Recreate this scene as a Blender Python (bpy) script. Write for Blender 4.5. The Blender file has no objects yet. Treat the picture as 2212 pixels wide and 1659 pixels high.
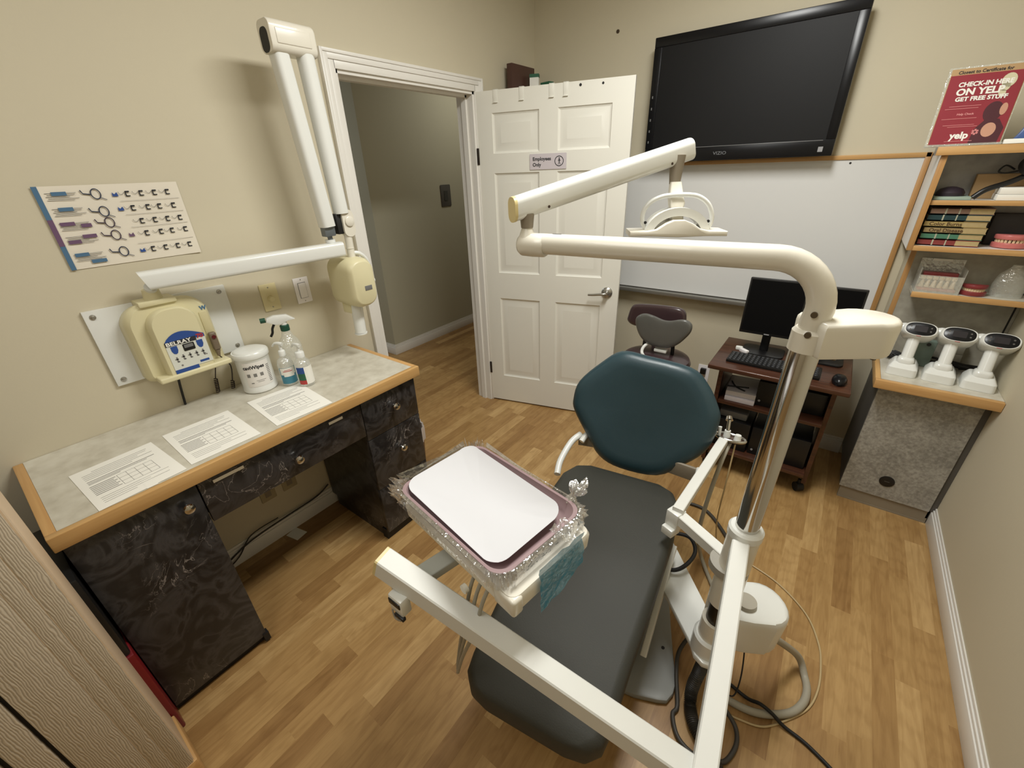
import bpy, bmesh, math, random
from mathutils import Vector, Matrix
from mathutils import noise as mnoise
random.seed(7)
COL = bpy.context.scene.collection
PI = math.pi
YB = 0.20          # back wall
W = 2.616          # right wall
HC = 2.75          # ceiling

# ------------------------------------------------------------------ helpers
def lin(c):
    return tuple((x/12.92 if x <= 0.04045 else ((x+0.055)/1.055)**2.4) for x in c)
def rgb(r, g, b): return lin((r/255, g/255, b/255))

def newmat(name):
    m = bpy.data.materials.new(name); m.use_nodes = True
    nt = m.node_tree
    return m, nt, nt.nodes['Principled BSDF']

def mat(name, c, rough=0.5, metal=0.0, var=0.05, nscale=8.0, bump=0.0, bscale=120.0, coat=0.0, spec=None):
    m, nt, b = newmat(name)
    tc = nt.nodes.new('ShaderNodeTexCoord')
    n = nt.nodes.new('ShaderNodeTexNoise'); n.inputs['Scale'].default_value = nscale; n.inputs['Detail'].default_value = 4
    nt.links.new(tc.outputs['Object'], n.inputs['Vector'])
    mx = nt.nodes.new('ShaderNodeMix'); mx.data_type = 'RGBA'
    mx.inputs[6].default_value = (*[x*(1-var) for x in c], 1)
    mx.inputs[7].default_value = (*[min(1, x*(1+var)) for x in c], 1)
    nt.links.new(n.outputs['Fac'], mx.inputs[0]); nt.links.new(mx.outputs[2], b.inputs['Base Color'])
    b.inputs['Roughness'].default_value = rough; b.inputs['Metallic'].default_value = metal
    if coat: b.inputs['Coat Weight'].default_value = coat
    if spec is not None: b.inputs['Specular IOR Level'].default_value = spec
    if bump:
        n2 = nt.nodes.new('ShaderNodeTexNoise'); n2.inputs['Scale'].default_value = bscale; n2.inputs['Detail'].default_value = 5
        nt.links.new(tc.outputs['Object'], n2.inputs['Vector'])
        bp = nt.nodes.new('ShaderNodeBump'); bp.inputs['Strength'].default_value = bump; bp.inputs['Distance'].default_value = 0.002
        nt.links.new(n2.outputs['Fac'], bp.inputs['Height']); nt.links.new(bp.outputs['Normal'], b.inputs['Normal'])
    return m

def ramp(nt, stops):
    r = nt.nodes.new('ShaderNodeValToRGB'); cr = r.color_ramp
    cr.elements[0].position = stops[0][0]; cr.elements[0].color = (*stops[0][1], 1)
    cr.elements[1].position = stops[-1][0]; cr.elements[1].color = (*stops[-1][1], 1)
    for p, c in stops[1:-1]:
        e = cr.elements.new(p); e.color = (*c, 1)
    return r

def wood(name, c1, c2, axis='Y', rough=0.4, scale=1.0, coat=0.0):
    m, nt, b = newmat(name)
    tc = nt.nodes.new('ShaderNodeTexCoord'); mp = nt.nodes.new('ShaderNodeMapping')
    s = {'X': (2, 40, 40), 'Y': (40, 2, 40), 'Z': (40, 40, 2)}[axis]
    mp.inputs['Scale'].default_value = tuple(v*scale for v in s)
    n = nt.nodes.new('ShaderNodeTexNoise'); n.inputs['Scale'].default_value = 1.5; n.inputs['Detail'].default_value = 6; n.inputs['Distortion'].default_value = 0.6
    nt.links.new(tc.outputs['Object'], mp.inputs['Vector']); nt.links.new(mp.outputs['Vector'], n.inputs['Vector'])
    r = ramp(nt, [(0.3, c1), (0.7, c2)])
    nt.links.new(n.outputs['Fac'], r.inputs[0]); nt.links.new(r.outputs[0], b.inputs['Base Color'])
    b.inputs['Roughness'].default_value = rough; b.inputs['Coat Weight'].default_value = coat
    return m

def floor_mat():
    m, nt, b = newmat('oak_strip_laminate')
    N = nt.nodes.new; L = nt.links.new
    tc = N('ShaderNodeTexCoord'); sp = N('ShaderNodeSeparateXYZ'); L(tc.outputs['Object'], sp.inputs[0])
    row = N('ShaderNodeMath'); row.operation = 'DIVIDE'; row.inputs[1].default_value = 0.0645; L(sp.outputs['X'], row.inputs[0])
    fl = N('ShaderNodeMath'); fl.operation = 'FLOOR'; L(row.outputs[0], fl.inputs[0])
    wn = N('ShaderNodeTexWhiteNoise'); wn.noise_dimensions = '1D'; L(fl.outputs[0], wn.inputs['W'])
    off = N('ShaderNodeMath'); off.operation = 'MULTIPLY_ADD'; off.inputs[1].default_value = 3.7
    L(wn.outputs['Value'], off.inputs[0]); 
    yd = N('ShaderNodeMath'); yd.operation = 'DIVIDE'; yd.inputs[1].default_value = 0.52; L(sp.outputs['Y'], yd.inputs[0])
    L(yd.outputs[0], off.inputs[2])
    nz = N('ShaderNodeMath'); nz.operation = 'FLOOR'; L(off.outputs[0], nz.inputs[0])
    cb = N('ShaderNodeCombineXYZ'); L(fl.outputs[0], cb.inputs['X']); L(nz.outputs[0], cb.inputs['Y'])
    w2 = N('ShaderNodeTexWhiteNoise'); w2.noise_dimensions = '2D'; L(cb.outputs[0], w2.inputs['Vector'])
    tone = ramp(nt, [(0.0, rgb(150, 114, 68)), (0.25, rgb(165, 129, 80)), (0.7, rgb(176, 141, 90)), (1.0, rgb(194, 160, 108))])
    L(w2.outputs['Value'], tone.inputs[0])
    # grain, offset per strip
    sc = N('ShaderNodeVectorMath'); sc.operation = 'SCALE'; sc.inputs['Scale'].default_value = 13.0; L(w2.outputs['Color'], sc.inputs[0])
    ad = N('ShaderNodeVectorMath'); ad.operation = 'ADD'; L(tc.outputs['Object'], ad.inputs[0]); L(sc.outputs[0], ad.inputs[1])
    mp = N('ShaderNodeMapping'); mp.inputs['Scale'].default_value = (55, 5, 10); L(ad.outputs[0], mp.inputs['Vector'])
    n1 = N('ShaderNodeTexNoise'); n1.inputs['Scale'].default_value = 1.0; n1.inputs['Detail'].default_value = 6; n1.inputs['Distortion'].default_value = 1.2; L(mp.outputs[0], n1.inputs['Vector'])
    mp2 = N('ShaderNodeMapping'); mp2.inputs['Scale'].default_value = (14, 3.0, 5); L(ad.outputs[0], mp2.inputs['Vector'])
    wv = N('ShaderNodeTexWave'); wv.wave_type = 'RINGS'; wv.inputs['Scale'].default_value = 1.6; wv.inputs['Distortion'].default_value = 7; wv.inputs['Detail'].default_value = 3; L(mp2.outputs[0], wv.inputs['Vector'])
    g = ramp(nt, [(0.3, (0.72, 0.66, 0.58)), (0.62, (1, 1, 1))]); L(n1.outputs['Fac'], g.inputs[0])
    g2 = ramp(nt, [(0.0, (0.8, 0.76, 0.7)), (0.5, (1, 1, 1))]); L(wv.outputs['Fac'], g2.inputs[0])
    m1 = N('ShaderNodeMix'); m1.data_type = 'RGBA'; m1.blend_type = 'MULTIPLY'; m1.inputs[0].default_value = 0.75; L(tone.outputs[0], m1.inputs[6]); L(g.outputs[0], m1.inputs[7])
    m2 = N('ShaderNodeMix'); m2.data_type = 'RGBA'; m2.blend_type = 'MULTIPLY'; m2.inputs[0].default_value = 0.42; L(m1.outputs[2], m2.inputs[6]); L(g2.outputs[0], m2.inputs[7])
    L(m2.outputs[2], b.inputs['Base Color']); b.inputs['Roughness'].default_value = 0.42
    return m

def veined(name, base, mid, vein, scale=6.0, rough=0.3, width=0.05, spot=None):
    m, nt, b = newmat(name); N = nt.nodes.new; L = nt.links.new
    tc = N('ShaderNodeTexCoord')
    n = N('ShaderNodeTexNoise'); n.inputs['Scale'].default_value = scale; n.inputs['Detail'].default_value = 8; n.inputs['Distortion'].default_value = 2.5
    L(tc.outputs['Object'], n.inputs['Vector'])
    r = ramp(nt, [(0.0, base), (0.42, base), (0.56, mid), (0.64, base), (1.0, base)]); L(n.outputs['Fac'], r.inputs[0])
    n2 = N('ShaderNodeTexNoise'); n2.inputs['Scale'].default_value = scale*0.8; n2.inputs['Detail'].default_value = 5; n2.inputs['Distortion'].default_value = 4
    mp = N('ShaderNodeMapping'); mp.inputs['Location'].default_value = (3.1, 7.7, 1.3); L(tc.outputs['Object'], mp.inputs[0]); L(mp.outputs[0], n2.inputs['Vector'])
    v = ramp(nt, [(0.5-width, (0, 0, 0)), (0.5, (1, 1, 1)), (0.5+width, (0, 0, 0))]); L(n2.outputs['Fac'], v.inputs[0])
    n3 = N('ShaderNodeTexNoise'); n3.inputs['Scale'].default_value = scale*0.7; L(tc.outputs['Object'], n3.inputs['Vector'])
    v3 = ramp(nt, [(0.52, (0, 0, 0)), (0.66, (1, 1, 1))]); L(n3.outputs['Fac'], v3.inputs[0])
    mu = N('ShaderNodeMath'); mu.operation = 'MULTIPLY'; L(v.outputs[0], mu.inputs[0]); L(v3.outputs[0], mu.inputs[1])
    mx = N('ShaderNodeMix'); mx.data_type = 'RGBA'; L(mu.outputs[0], mx.inputs[0]); L(r.outputs[0], mx.inputs[6]); mx.inputs[7].default_value = (*vein, 1)
    L(mx.outputs[2], b.inputs['Base Color']); b.inputs['Roughness'].default_value = rough
    return m

def mottled(name, cols, scale=40, rough=0.5, detail=6, big=3.0):
    m, nt, b = newmat(name); N = nt.nodes.new; L = nt.links.new
    tc = N('ShaderNodeTexCoord')
    n = N('ShaderNodeTexNoise'); n.inputs['Scale'].default_value = scale; n.inputs['Detail'].default_value = detail
    L(tc.outputs['Object'], n.inputs['Vector'])
    n2 = N('ShaderNodeTexNoise'); n2.inputs['Scale'].default_value = big; n2.inputs['Detail'].default_value = 3; n2.inputs['Distortion'].default_value = 1
    L(tc.outputs['Object'], n2.inputs['Vector'])
    mx = N('ShaderNodeMix'); mx.inputs[0].default_value = 0.4; L(n.outputs['Fac'], mx.inputs[2]); L(n2.outputs['Fac'], mx.inputs[3])
    r = ramp(nt, [(0.36, cols[0]), (0.5, cols[1]), (0.64, cols[2])]); L(mx.outputs[0], r.inputs[0])
    L(r.outputs[0], b.inputs['Base Color']); b.inputs['Roughness'].default_value = rough
    return m

def film(name, c, alpha=0.35, rough=0.08, gloss=0.16):
    m, nt, b = newmat(name); N = nt.nodes.new; L = nt.links.new
    tr = N('ShaderNodeBsdfTransparent'); gl = N('ShaderNodeBsdfGlossy'); gl.inputs['Roughness'].default_value = rough
    gl.inputs['Color'].default_value = (1, 1, 1, 1)
    tc = N('ShaderNodeTexCoord'); n = N('ShaderNodeTexNoise'); n.inputs['Scale'].default_value = 60; L(tc.outputs['Object'], n.inputs['Vector'])
    bp = N('ShaderNodeBump'); bp.inputs['Strength'].default_value = 0.7; bp.inputs['Distance'].default_value = 0.01; L(n.outputs['Fac'], bp.inputs['Height']); L(bp.outputs[0], gl.inputs['Normal'])
    df = N('ShaderNodeBsdfDiffuse'); df.inputs['Color'].default_value = (*c, 1)
    m1 = N('ShaderNodeMixShader'); m1.inputs[0].default_value = alpha; L(tr.outputs[0], m1.inputs[1]); L(df.outputs[0], m1.inputs[2])
    m2 = N('ShaderNodeMixShader'); m2.inputs[0].default_value = gloss; L(m1.outputs[0], m2.inputs[1]); L(gl.outputs[0], m2.inputs[2])
    L(m2.outputs[0], nt.nodes['Material Output'].inputs['Surface'])
    return m

class MB:
    def __init__(s): s.bm = bmesh.new()
    def _add(s, t, M=None):
        if M is not None: bmesh.ops.transform(t, matrix=M, verts=t.verts)
        me = bpy.data.meshes.new('t'); t.to_mesh(me); t.free(); s.bm.from_mesh(me); bpy.data.meshes.remove(me); return s
    def box(s, x0, x1, y0, y1, z0, z1, bev=0.0, seg=2, M=None):
        t = bmesh.new(); bmesh.ops.create_cube(t, size=1)
        for v in t.verts: v.co = Vector(((x0+x1)/2+v.co.x*(x1-x0), (y0+y1)/2+v.co.y*(y1-y0), (z0+z1)/2+v.co.z*(z1-z0)))
        if bev: bmesh.ops.bevel(t, geom=t.edges[:], offset=bev, segments=seg, profile=0.5, affect='EDGES')
        return s._add(t, M)
    def cyl(s, p0, p1, r0, r1=None, n=20, cap=True):
        r1 = r0 if r1 is None else r1
        p0 = Vector(p0); p1 = Vector(p1); d = p1-p0; t = bmesh.new()
        bmesh.ops.create_cone(t, segments=n, radius1=r0, radius2=r1, depth=d.length, cap_ends=cap)
        M = Matrix.Translation((p0+p1)/2) @ d.to_track_quat('Z', 'Y').to_matrix().to_4x4()
        return s._add(t, M)
    def lathe(s, prof, n=28, M=None):      # prof: (r,z)
        t = bmesh.new(); rings = []
        for r, z in prof:
            rings.append([t.verts.new((r*math.cos(2*PI*k/n), r*math.sin(2*PI*k/n), z)) for k in range(n)])
        for a, b in zip(rings, rings[1:]):
            for k in range(n): t.faces.new((a[k], a[(k+1) % n], b[(k+1) % n], b[k]))
        if prof[0][0] > 1e-6: t.faces.new(list(reversed(rings[0])))
        if prof[-1][0] > 1e-6: t.faces.new(rings[-1])
        bmesh.ops.remove_doubles(t, verts=t.verts, dist=1e-6)
        return s._add(t, M)
    def tube(s, pts, r, n=10, smooth=0, radii=None):
        P = [Vector(p) for p in pts]
        if smooth:
            Q = []
            for i in range(len(P)-1):
                a = P[max(i-1, 0)]; b = P[i]; c = P[i+1]; d = P[min(i+2, len(P)-1)]
                for k in range(smooth):
                    u = k/smooth
                    Q.append(0.5*((2*b)+(c-a)*u+(2*a-5*b+4*c-d)*u*u+(3*b-a-3*c+d)*u*u*u))
            Q.append(P[-1]); P = Q
        t = bmesh.new(); rings = []; up = None
        for i, p in enumerate(P):
            d = (P[min(i+1, len(P)-1)]-P[max(i-1, 0)]).normalized()
            if up is None:
                up = d.orthogonal().normalized()
            else:
                up = (up-d*up.dot(d)).normalized()
            sd = d.cross(up); rr = radii(i/(len(P)-1)) if radii else r
            rings.append([t.verts.new(p+(up*math.cos(2*PI*k/n)+sd*math.sin(2*PI*k/n))*rr) for k in range(n)])
        for a, b in zip(rings, rings[1:]):
            for k in range(n): t.faces.new((a[k], a[(k+1) % n], b[(k+1) % n], b[k]))
        t.faces.new(list(reversed(rings[0]))); t.faces.new(rings[-1])
        return s._add(t)
    def loft(s, rings, cap=True):
        t = bmesh.new(); R = [[t.verts.new(p) for p in r] for r in rings]; n = len(R[0])
        for a, b in zip(R, R[1:]):
            for k in range(n): t.faces.new((a[k], a[(k+1) % n], b[(k+1) % n], b[k]))
        if cap: t.faces.new(list(reversed(R[0]))); t.faces.new(R[-1])
        bmesh.ops.remove_doubles(t, verts=t.verts, dist=1e-7)
        bmesh.ops.recalc_face_normals(t, faces=t.faces)
        return s._add(t)
    def prism(s, poly, z0, z1, M=None, bev=0.0, seg=2):   # poly 2d (x,y) extruded along z
        t = bmesh.new(); f = t.faces.new([t.verts.new((x, y, z0)) for x, y in poly])
        r = bmesh.ops.extrude_face_region(t, geom=[f])
        for v in r['geom']:
            if isinstance(v, bmesh.types.BMVert): v.co.z = z1
        bmesh.ops.recalc_face_normals(t, faces=t.faces)
        if bev:
            ed = [e for e in t.edges if abs(e.verts[0].co.z-e.verts[1].co.z) < 1e-9]
            bmesh.ops.bevel(t, geom=ed, offset=bev, segments=seg, profile=0.5, affect='EDGES')
        return s._add(t, M)
    def face(s, pts):
        s.bm.faces.new([s.bm.verts.new(p) for p in pts]); return s
    def pillow(s, outline, n, thick, depth=None):  # 3-D outline, front normal n: a stuffed cushion with round rim
        n = Vector(n).normalized(); O = [Vector(p) for p in outline]
        # smooth closed outline
        Q = []; m = len(O)
        for i in range(m):
            a, b, c, d = O[i-1], O[i], O[(i+1) % m], O[(i+2) % m]
            for k in range(4):
                u = k/4; Q.append(0.5*((2*b)+(c-a)*u+(2*a-5*b+4*c-d)*u*u+(3*b-a-3*c+d)*u*u*u))
        c = sum(Q, Vector())/len(Q)
        prof = [(0.02, 1.12), (0.3, 1.1), (0.6, 1.05), (0.8, 1.0), (0.9, 0.93), (0.955, 0.78), (0.985, 0.58), (0.998, 0.3), (1, 0.0), (0.99, -0.5), (0.96, -0.85), (0.88, -1.0), (0.5, -1.0), (0.02, -1.0)]
        if depth: prof = depth
        s.loft([[c+(q-c)*k+n*(h*thick/2) for q in Q] for k, h in prof]); return s

def rect(w, h, r, n=5):     # rounded rectangle 2-D, centred
    P = []
    for cx, cy, a0 in ((w/2-r, h/2-r, 0), (-w/2+r, h/2-r, 90), (-w/2+r, -h/2+r, 180), (w/2-r, -h/2+r, 270)):
        for k in range(n+1):
            a = math.radians(a0+90*k/n); P.append((cx+r*math.cos(a), cy+r*math.sin(a)))
    return P
def circ(cx, cy, r, n=24, ry=None): return [(cx+r*math.cos(2*PI*k/n), cy+(ry or r)*math.sin(2*PI*k/n)) for k in range(n)]
def frame(o, x, y):
    x = Vector(x).normalized(); y = Vector(y); y = (y-x*y.dot(x)).normalized(); z = x.cross(y)
    M = Matrix((x, y, z)).transposed().to_4x4(); M.translation = Vector(o); return M
# wall-facing frames: x to the right as seen, y up, z out of the wall
def F_left(y, z, x=0.0): return frame((x, y, z), (0, 1, 0), (0, 0, 1))
def F_back(x, z, y=YB): return frame((x, y, z), (1, 0, 0), (0, 0, 1))
def F_top(x, y, z, deg=0):
    a = math.radians(deg); return frame((x, y, z), (math.cos(a), math.sin(a), 0), (-math.sin(a), math.cos(a), 0))

ROOT = {}
def _inv(p):
    while p is not None:
        if p.name in ROOT: return ROOT[p.name]
        p = p.parent
    return Matrix()
def obj(name, mb, m, parent=None, shift=True, angle=40):
    me = bpy.data.meshes.new(name); mb.bm.normal_update(); mb.bm.to_mesh(me); mb.bm.free()
    me.materials.append(m)
    for p in me.polygons: p.use_smooth = True
    me.set_sharp_from_angle(angle=math.radians(angle))
    o = bpy.data.objects.new(name, me); COL.objects.link(o)
    if parent is not None:
        me.transform(_inv(parent)); o.parent = parent
    elif shift and len(me.vertices):
        xs = [v.co for v in me.vertices]
        c = Vector(((min(v.x for v in xs)+max(v.x for v in xs))/2, (min(v.y for v in xs)+max(v.y for v in xs))/2, min(v.z for v in xs)))
        me.transform(Matrix.Translation(-c)); o.location = c; ROOT[o.name] = Matrix.Translation(-c)
    return o
def tag(o, label, cat, group=None):
    o['label'] = label; o['category'] = cat
    if group: o['group'] = group
    return o
def thing(name, label, cat, loc=(0, 0, 0), group=None):
    o = bpy.data.objects.new(name, None); o.empty_display_size = 0.05; COL.objects.link(o); o.location = loc
    ROOT[o.name] = Matrix.Translation(-Vector(loc)); return tag(o, label, cat, group)
def struct(name, mb, m, **k):
    o = obj(name, mb, m, **k); o['kind'] = 'structure'; return o
def dup(root, loc, rotz=0, label=None, group=None):
    r = root.copy(); COL.objects.link(r); r.location = loc; r.rotation_euler = (0, 0, rotz)
    if label: r['label'] = label
    if group: r['group'] = group
    for ch in list(root.children):
        c = ch.copy(); COL.objects.link(c); c.parent = r
        for g in ch.children:
            d = g.copy(); COL.objects.link(d); d.parent = c
    return r
def text(name, s, size, M, m, parent, ext=0.0004, align='LEFT', bold=0.0, sx=1.0, shear=0.0):
    cu = bpy.data.curves.new(name, 'FONT'); cu.body = s; cu.size = size; cu.extrude = ext; cu.align_x = align; cu.offset = bold; cu.resolution_u = 3; cu.shear = shear
    t = bpy.data.objects.new('tmp', cu); COL.objects.link(t)
    me = bpy.data.meshes.new_from_object(t.evaluated_get(bpy.context.evaluated_depsgraph_get()))
    bpy.data.objects.remove(t); bpy.data.curves.remove(cu)
    me.name = name; me.materials.clear(); me.materials.append(m)
    me.transform(M @ Matrix.Diagonal((sx, 1, 1, 1)))
    o = bpy.data.objects.new(name, me); COL.objects.link(o)
    if parent is not None: me.transform(_inv(parent)); o.parent = parent
    return o

# ------------------------------------------------------------------ materials
M_wall = mat('warm_beige_wall_paint', rgb(201, 192, 168), 0.75, var=0.02, nscale=1.3, bump=0.12, bscale=90)
M_hall = mat('hall_wall_paint', rgb(186, 182, 160), 0.75, var=0.03, nscale=1.3)
M_ceil = mat('white_ceiling_paint', rgb(228, 224, 214), 0.9, var=0.02)
M_trim = mat('white_gloss_trim', rgb(228, 225, 218), 0.35, var=0.02)
M_door = mat('white_door_paint', rgb(226, 224, 214), 0.38, var=0.02, nscale=3)
M_floor = floor_mat()
M_maple = wood('maple_edge_wood', rgb(186, 144, 88), rgb(204, 164, 108), 'Y', 0.4)
M_maplex = wood('maple_edge_wood_cross', rgb(186, 142, 88), rgb(204, 162, 106), 'X', 0.4)
M_maplez = wood('maple_edge_wood_upright', rgb(168, 124, 74), rgb(190, 146, 92), 'Z', 0.4)
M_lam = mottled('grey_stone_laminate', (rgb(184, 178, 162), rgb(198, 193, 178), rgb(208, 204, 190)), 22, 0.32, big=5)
M_black = veined('black_marble_laminate', rgb(28, 26, 26), rgb(58, 56, 56), rgb(140, 132, 126), 7.0, 0.34, 0.012)
M_dark = mat('dark_carcass_board', rgb(22, 20, 19), 0.6)
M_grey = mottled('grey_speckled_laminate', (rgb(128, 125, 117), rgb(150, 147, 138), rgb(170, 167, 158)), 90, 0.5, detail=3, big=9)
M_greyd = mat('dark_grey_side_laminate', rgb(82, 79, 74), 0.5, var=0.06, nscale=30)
M_beam = mat('white_powder_coat', rgb(218, 218, 212), .5, var=.02, nscale=20)
M_enamel = mat('white_enamel', rgb(224, 225, 220), 0.28, var=0.015, coat=0.3)
M_cream = mat('cream_enamel', rgb(222, 217, 203), 0.3, var=0.02, coat=0.3)
M_xcream = mat('aged_cream_plastic', rgb(214, 206, 168), 0.36, var=0.03)
M_capy = mat('yellowed_end_cap', rgb(214, 196, 140), 0.4)
M_tan = mat('grey_tan_plastic', rgb(138, 128, 112), 0.5)
M_steel = mat('satin_steel', rgb(170, 168, 162), 0.3, 0.9)
M_chrome = mat('polished_chrome', rgb(205, 203, 198), 0.12, 1.0, var=0.01)
M_teal = mat('dark_teal_vinyl', rgb(38, 62, 70), 0.40, var=0.05, nscale=5, bump=0.12, bscale=300, coat=0.05)
M_seat = mat('charcoal_vinyl', rgb(54, 54, 48), 0.62, var=0.12, nscale=6, bump=0.2, bscale=260)
M_brown = mat('brown_vinyl', rgb(62, 46, 48), 0.3, var=0.05, coat=0.3)
M_greycush = mat('worn_grey_vinyl', rgb(88, 88, 84), 0.35, var=0.18, nscale=14, coat=0.2)
M_blk = mat('black_plastic', rgb(16, 16, 17), 0.4)
M_blkg = mat('glossy_black_plastic', rgb(12, 13, 17), 0.28, spec=.35)
M_screen = mat('black_screen_glass', rgb(17, 17, 18), 0.5, spec=.25)
M_monscreen = mat('matte_monitor_screen', rgb(6, 6, 7), 0.6, spec=.12)
M_rub = mat('black_rubber', rgb(20, 19, 18), 0.6)
M_wboard = mat('whiteboard_enamel', rgb(216, 216, 214), 0.2, var=0.01, nscale=2)
M_paper = mat('white_paper', rgb(236, 234, 226), 0.8, var=0.01)
M_liner = mat('white_tray_paper', rgb(206, 206, 209), 0.75, var=0.008)
M_ink = mat('grey_print_ink', rgb(120, 118, 114), 0.8)
M_inkd = mat('dark_print_ink', rgb(40, 40, 44), 0.8)
M_blue = mat('blue_print', rgb(36, 72, 140), 0.6)
M_teal2 = mat('steel_blue_print', rgb(72, 108, 138), 0.7)
M_purp = mat('purple_print', rgb(104, 76, 104), 0.7)
M_red = mat('red_plastic', rgb(112, 18, 24), 0.35)
M_inkred = mat('red_print', rgb(176, 52, 50), 0.5)
M_green = mat('green_print', rgb(38, 92, 66), 0.6)
M_greenp = mat('dark_green_plastic', rgb(18, 70, 52), 0.4)
M_mauve = mat('mauve_plastic_tray', rgb(152, 128, 130), 0.35, var=0.04)
M_cherry = wood('cherry_laminate', rgb(56, 32, 22), rgb(84, 50, 34), 'X', 0.32, coat=0.2)
M_hose = mat('grey_hose', rgb(158, 152, 136), 0.5)
M_hosed = mat('dark_grey_hose', rgb(60, 56, 50), 0.55)
M_ctube = mat('cream_thin_tube', rgb(186, 164, 122), 0.4)
M_base = mat('grey_enamel_base', rgb(140, 142, 140), 0.4, var=0.08, nscale=8)
M_film = film('clear_plastic_film', (0.8, 0.8, 0.78), 0.10, gloss=.30)
M_filmb = film('blue_plastic_film', lin((0.22, 0.56, 0.70)), 0.78)
M_clearp = film('clear_bottle_plastic', (0.80, 0.82, 0.76), 0.30)
M_acry = film('clear_acrylic', (0.75, 0.78, 0.72), 0.25)
M_switchw = mat('white_switch_plastic', rgb(236, 232, 232), 0.35)
M_ivory = mat('ivory_switch_plastic', rgb(214, 202, 158), 0.4)
M_magenta = mat('crimson_flyer', rgb(142, 44, 56), 0.4, var=0.08, nscale=10)
M_tanbox = mat('tan_cardboard', rgb(178, 146, 104), 0.7)
M_pink = mat('pink_acrylic_gum', rgb(196, 112, 108), 0.3, var=0.15, nscale=60)
M_darkpink = mat('deep_pink_acrylic', rgb(128, 50, 52), 0.3, var=0.15, nscale=40)
M_tooth = mat('ivory_tooth_resin', rgb(226, 204, 168), 0.3)
M_bookp = mat('aged_page_edges', rgb(176, 156, 112), 0.8, var=0.15, nscale=80)
M_silver = mat('silver_grey_plastic', rgb(150, 150, 152), 0.35)
M_greybox = mat('mid_grey_plastic', rgb(112, 112, 112), 0.45)

def panel_mat():
    m, nt, b = newmat('embossed_taupe_wood_panel'); N = nt.nodes.new; L = nt.links.new
    tc = N('ShaderNodeTexCoord'); mp = N('ShaderNodeMapping'); mp.inputs['Scale'].default_value = (1, 48, 14); L(tc.outputs['Object'], mp.inputs[0])
    wv = N('ShaderNodeTexWave'); wv.bands_direction = 'Y'; wv.inputs['Scale'].default_value = 1.6; wv.inputs['Distortion'].default_value = 9; wv.inputs['Detail'].default_value = 3; wv.inputs['Detail Scale'].default_value = 0.8
    L(mp.outputs[0], wv.inputs['Vector'])
    r = ramp(nt, [(0.0, rgb(160, 147, 128)), (0.3, rgb(192, 178, 156)), (1, rgb(202, 188, 166))]); L(wv.outputs['Fac'], r.inputs[0])
    L(r.outputs[0], b.inputs['Base Color']); b.inputs['Roughness'].default_value = 0.6
    bp = N('ShaderNodeBump'); bp.inputs['Strength'].default_value = 0.35; bp.inputs['Distance'].default_value = 0.003; L(wv.outputs['Fac'], bp.inputs['Height']); L(bp.outputs[0], b.inputs['Normal'])
    return m
M_panel = panel_mat()
M_peach = mat('peach_beige_edge_board', rgb(214, 190, 160), 0.6)

# ------------------------------------------------------------------ room
Y0D, Y1D, ZD = -1.349, -0.4405, 2.035
YF = -4.4
struct('floor', MB().box(-3.2, W+0.12, YF-0.1, 1.6, -0.05, 0.0), M_floor, shift=False)
struct('ceiling', MB().box(-3.2, W+0.12, YF-0.1, 1.6, HC, HC+0.05), M_ceil, shift=False)
wl = MB(); wl.box(-0.12, 0, YF, Y0D-0.0, 0, HC); wl.box(-0.12, 0, Y1D, YB+0.12, 0, HC); wl.box(-0.12, 0, Y0D, Y1D, ZD, HC)
struct('wall_left', wl, M_wall, shift=False)
struct('wall_back', MB().box(0, W+0.12, YB, YB+0.12, 0, HC), M_wall, shift=False)
struct('wall_right', MB().box(W, W+0.12, YF, YB, 0, HC), M_wall, shift=False)
struct('wall_front', MB().box(-0.12, W+0.12, YF-0.1, YF, 0, HC), M_wall, shift=False)
# hallway beyond the doorway
hl = MB(); hl.box(-1.7, -1.39, -0.256, 1.5, 0, HC); hl.box(-3.2, -3.1, YF, 1.5, 0, HC); hl.box(-1.39, -0.12, 1.4, 1.5, 0, HC); hl.box(-3.1, -0.12, YF-0.1, YF, 0, HC); hl.box(-3.1, -1.7, -0.256, -0.16, 0, HC)
struct('wall_hall', hl, M_hall, shift=False)
def skirting(x0, x1, y0, y1, side):   # thin profile: board with stepped cap
    m = MB(); t = 0.014
    if side == '+x': m.box(x0, x0+t, y0, y1, 0, .075, .002); m.box(x0, x0+t*.72, y0, y1, .075, .088, .002); m.box(x0, x0+t*.4, y0, y1, .088, .102, .002)
    if side == '-x': m.box(x1-t, x1, y0, y1, 0, .075, .002); m.box(x1-t*.72, x1, y0, y1, .075, .088, .002); m.box(x1-t*.4, x1, y0, y1, .088, .102, .002)
    if side == '-y': m.box(x0, x1, y1-t, y1, 0, .075, .002); m.box(x0, x1, y1-t*.72, y1, .075, .088, .002); m.box(x0, x1, y1-t*.4, y1, .088, .102, .002)
    return m
struct('baseboard_right', skirting(0, W, YF, -0.262, '-x'), M_trim, shift=False)
struct('baseboard_left', skirting(0, 0, YF, Y0D-0.066, '+x'), M_trim, shift=False)
struct('baseboard_back', skirting(0, 2.235, 0, YB, '-y'), M_trim, shift=False)
struct('baseboard_hall', skirting(-1.39, 0, -0.256, 1.4, '+x'), M_trim, shift=False)
struct('baseboard_hall_end', skirting(-3.1, -1.376, 0, -0.256, '-y'), M_trim, shift=False)
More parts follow.
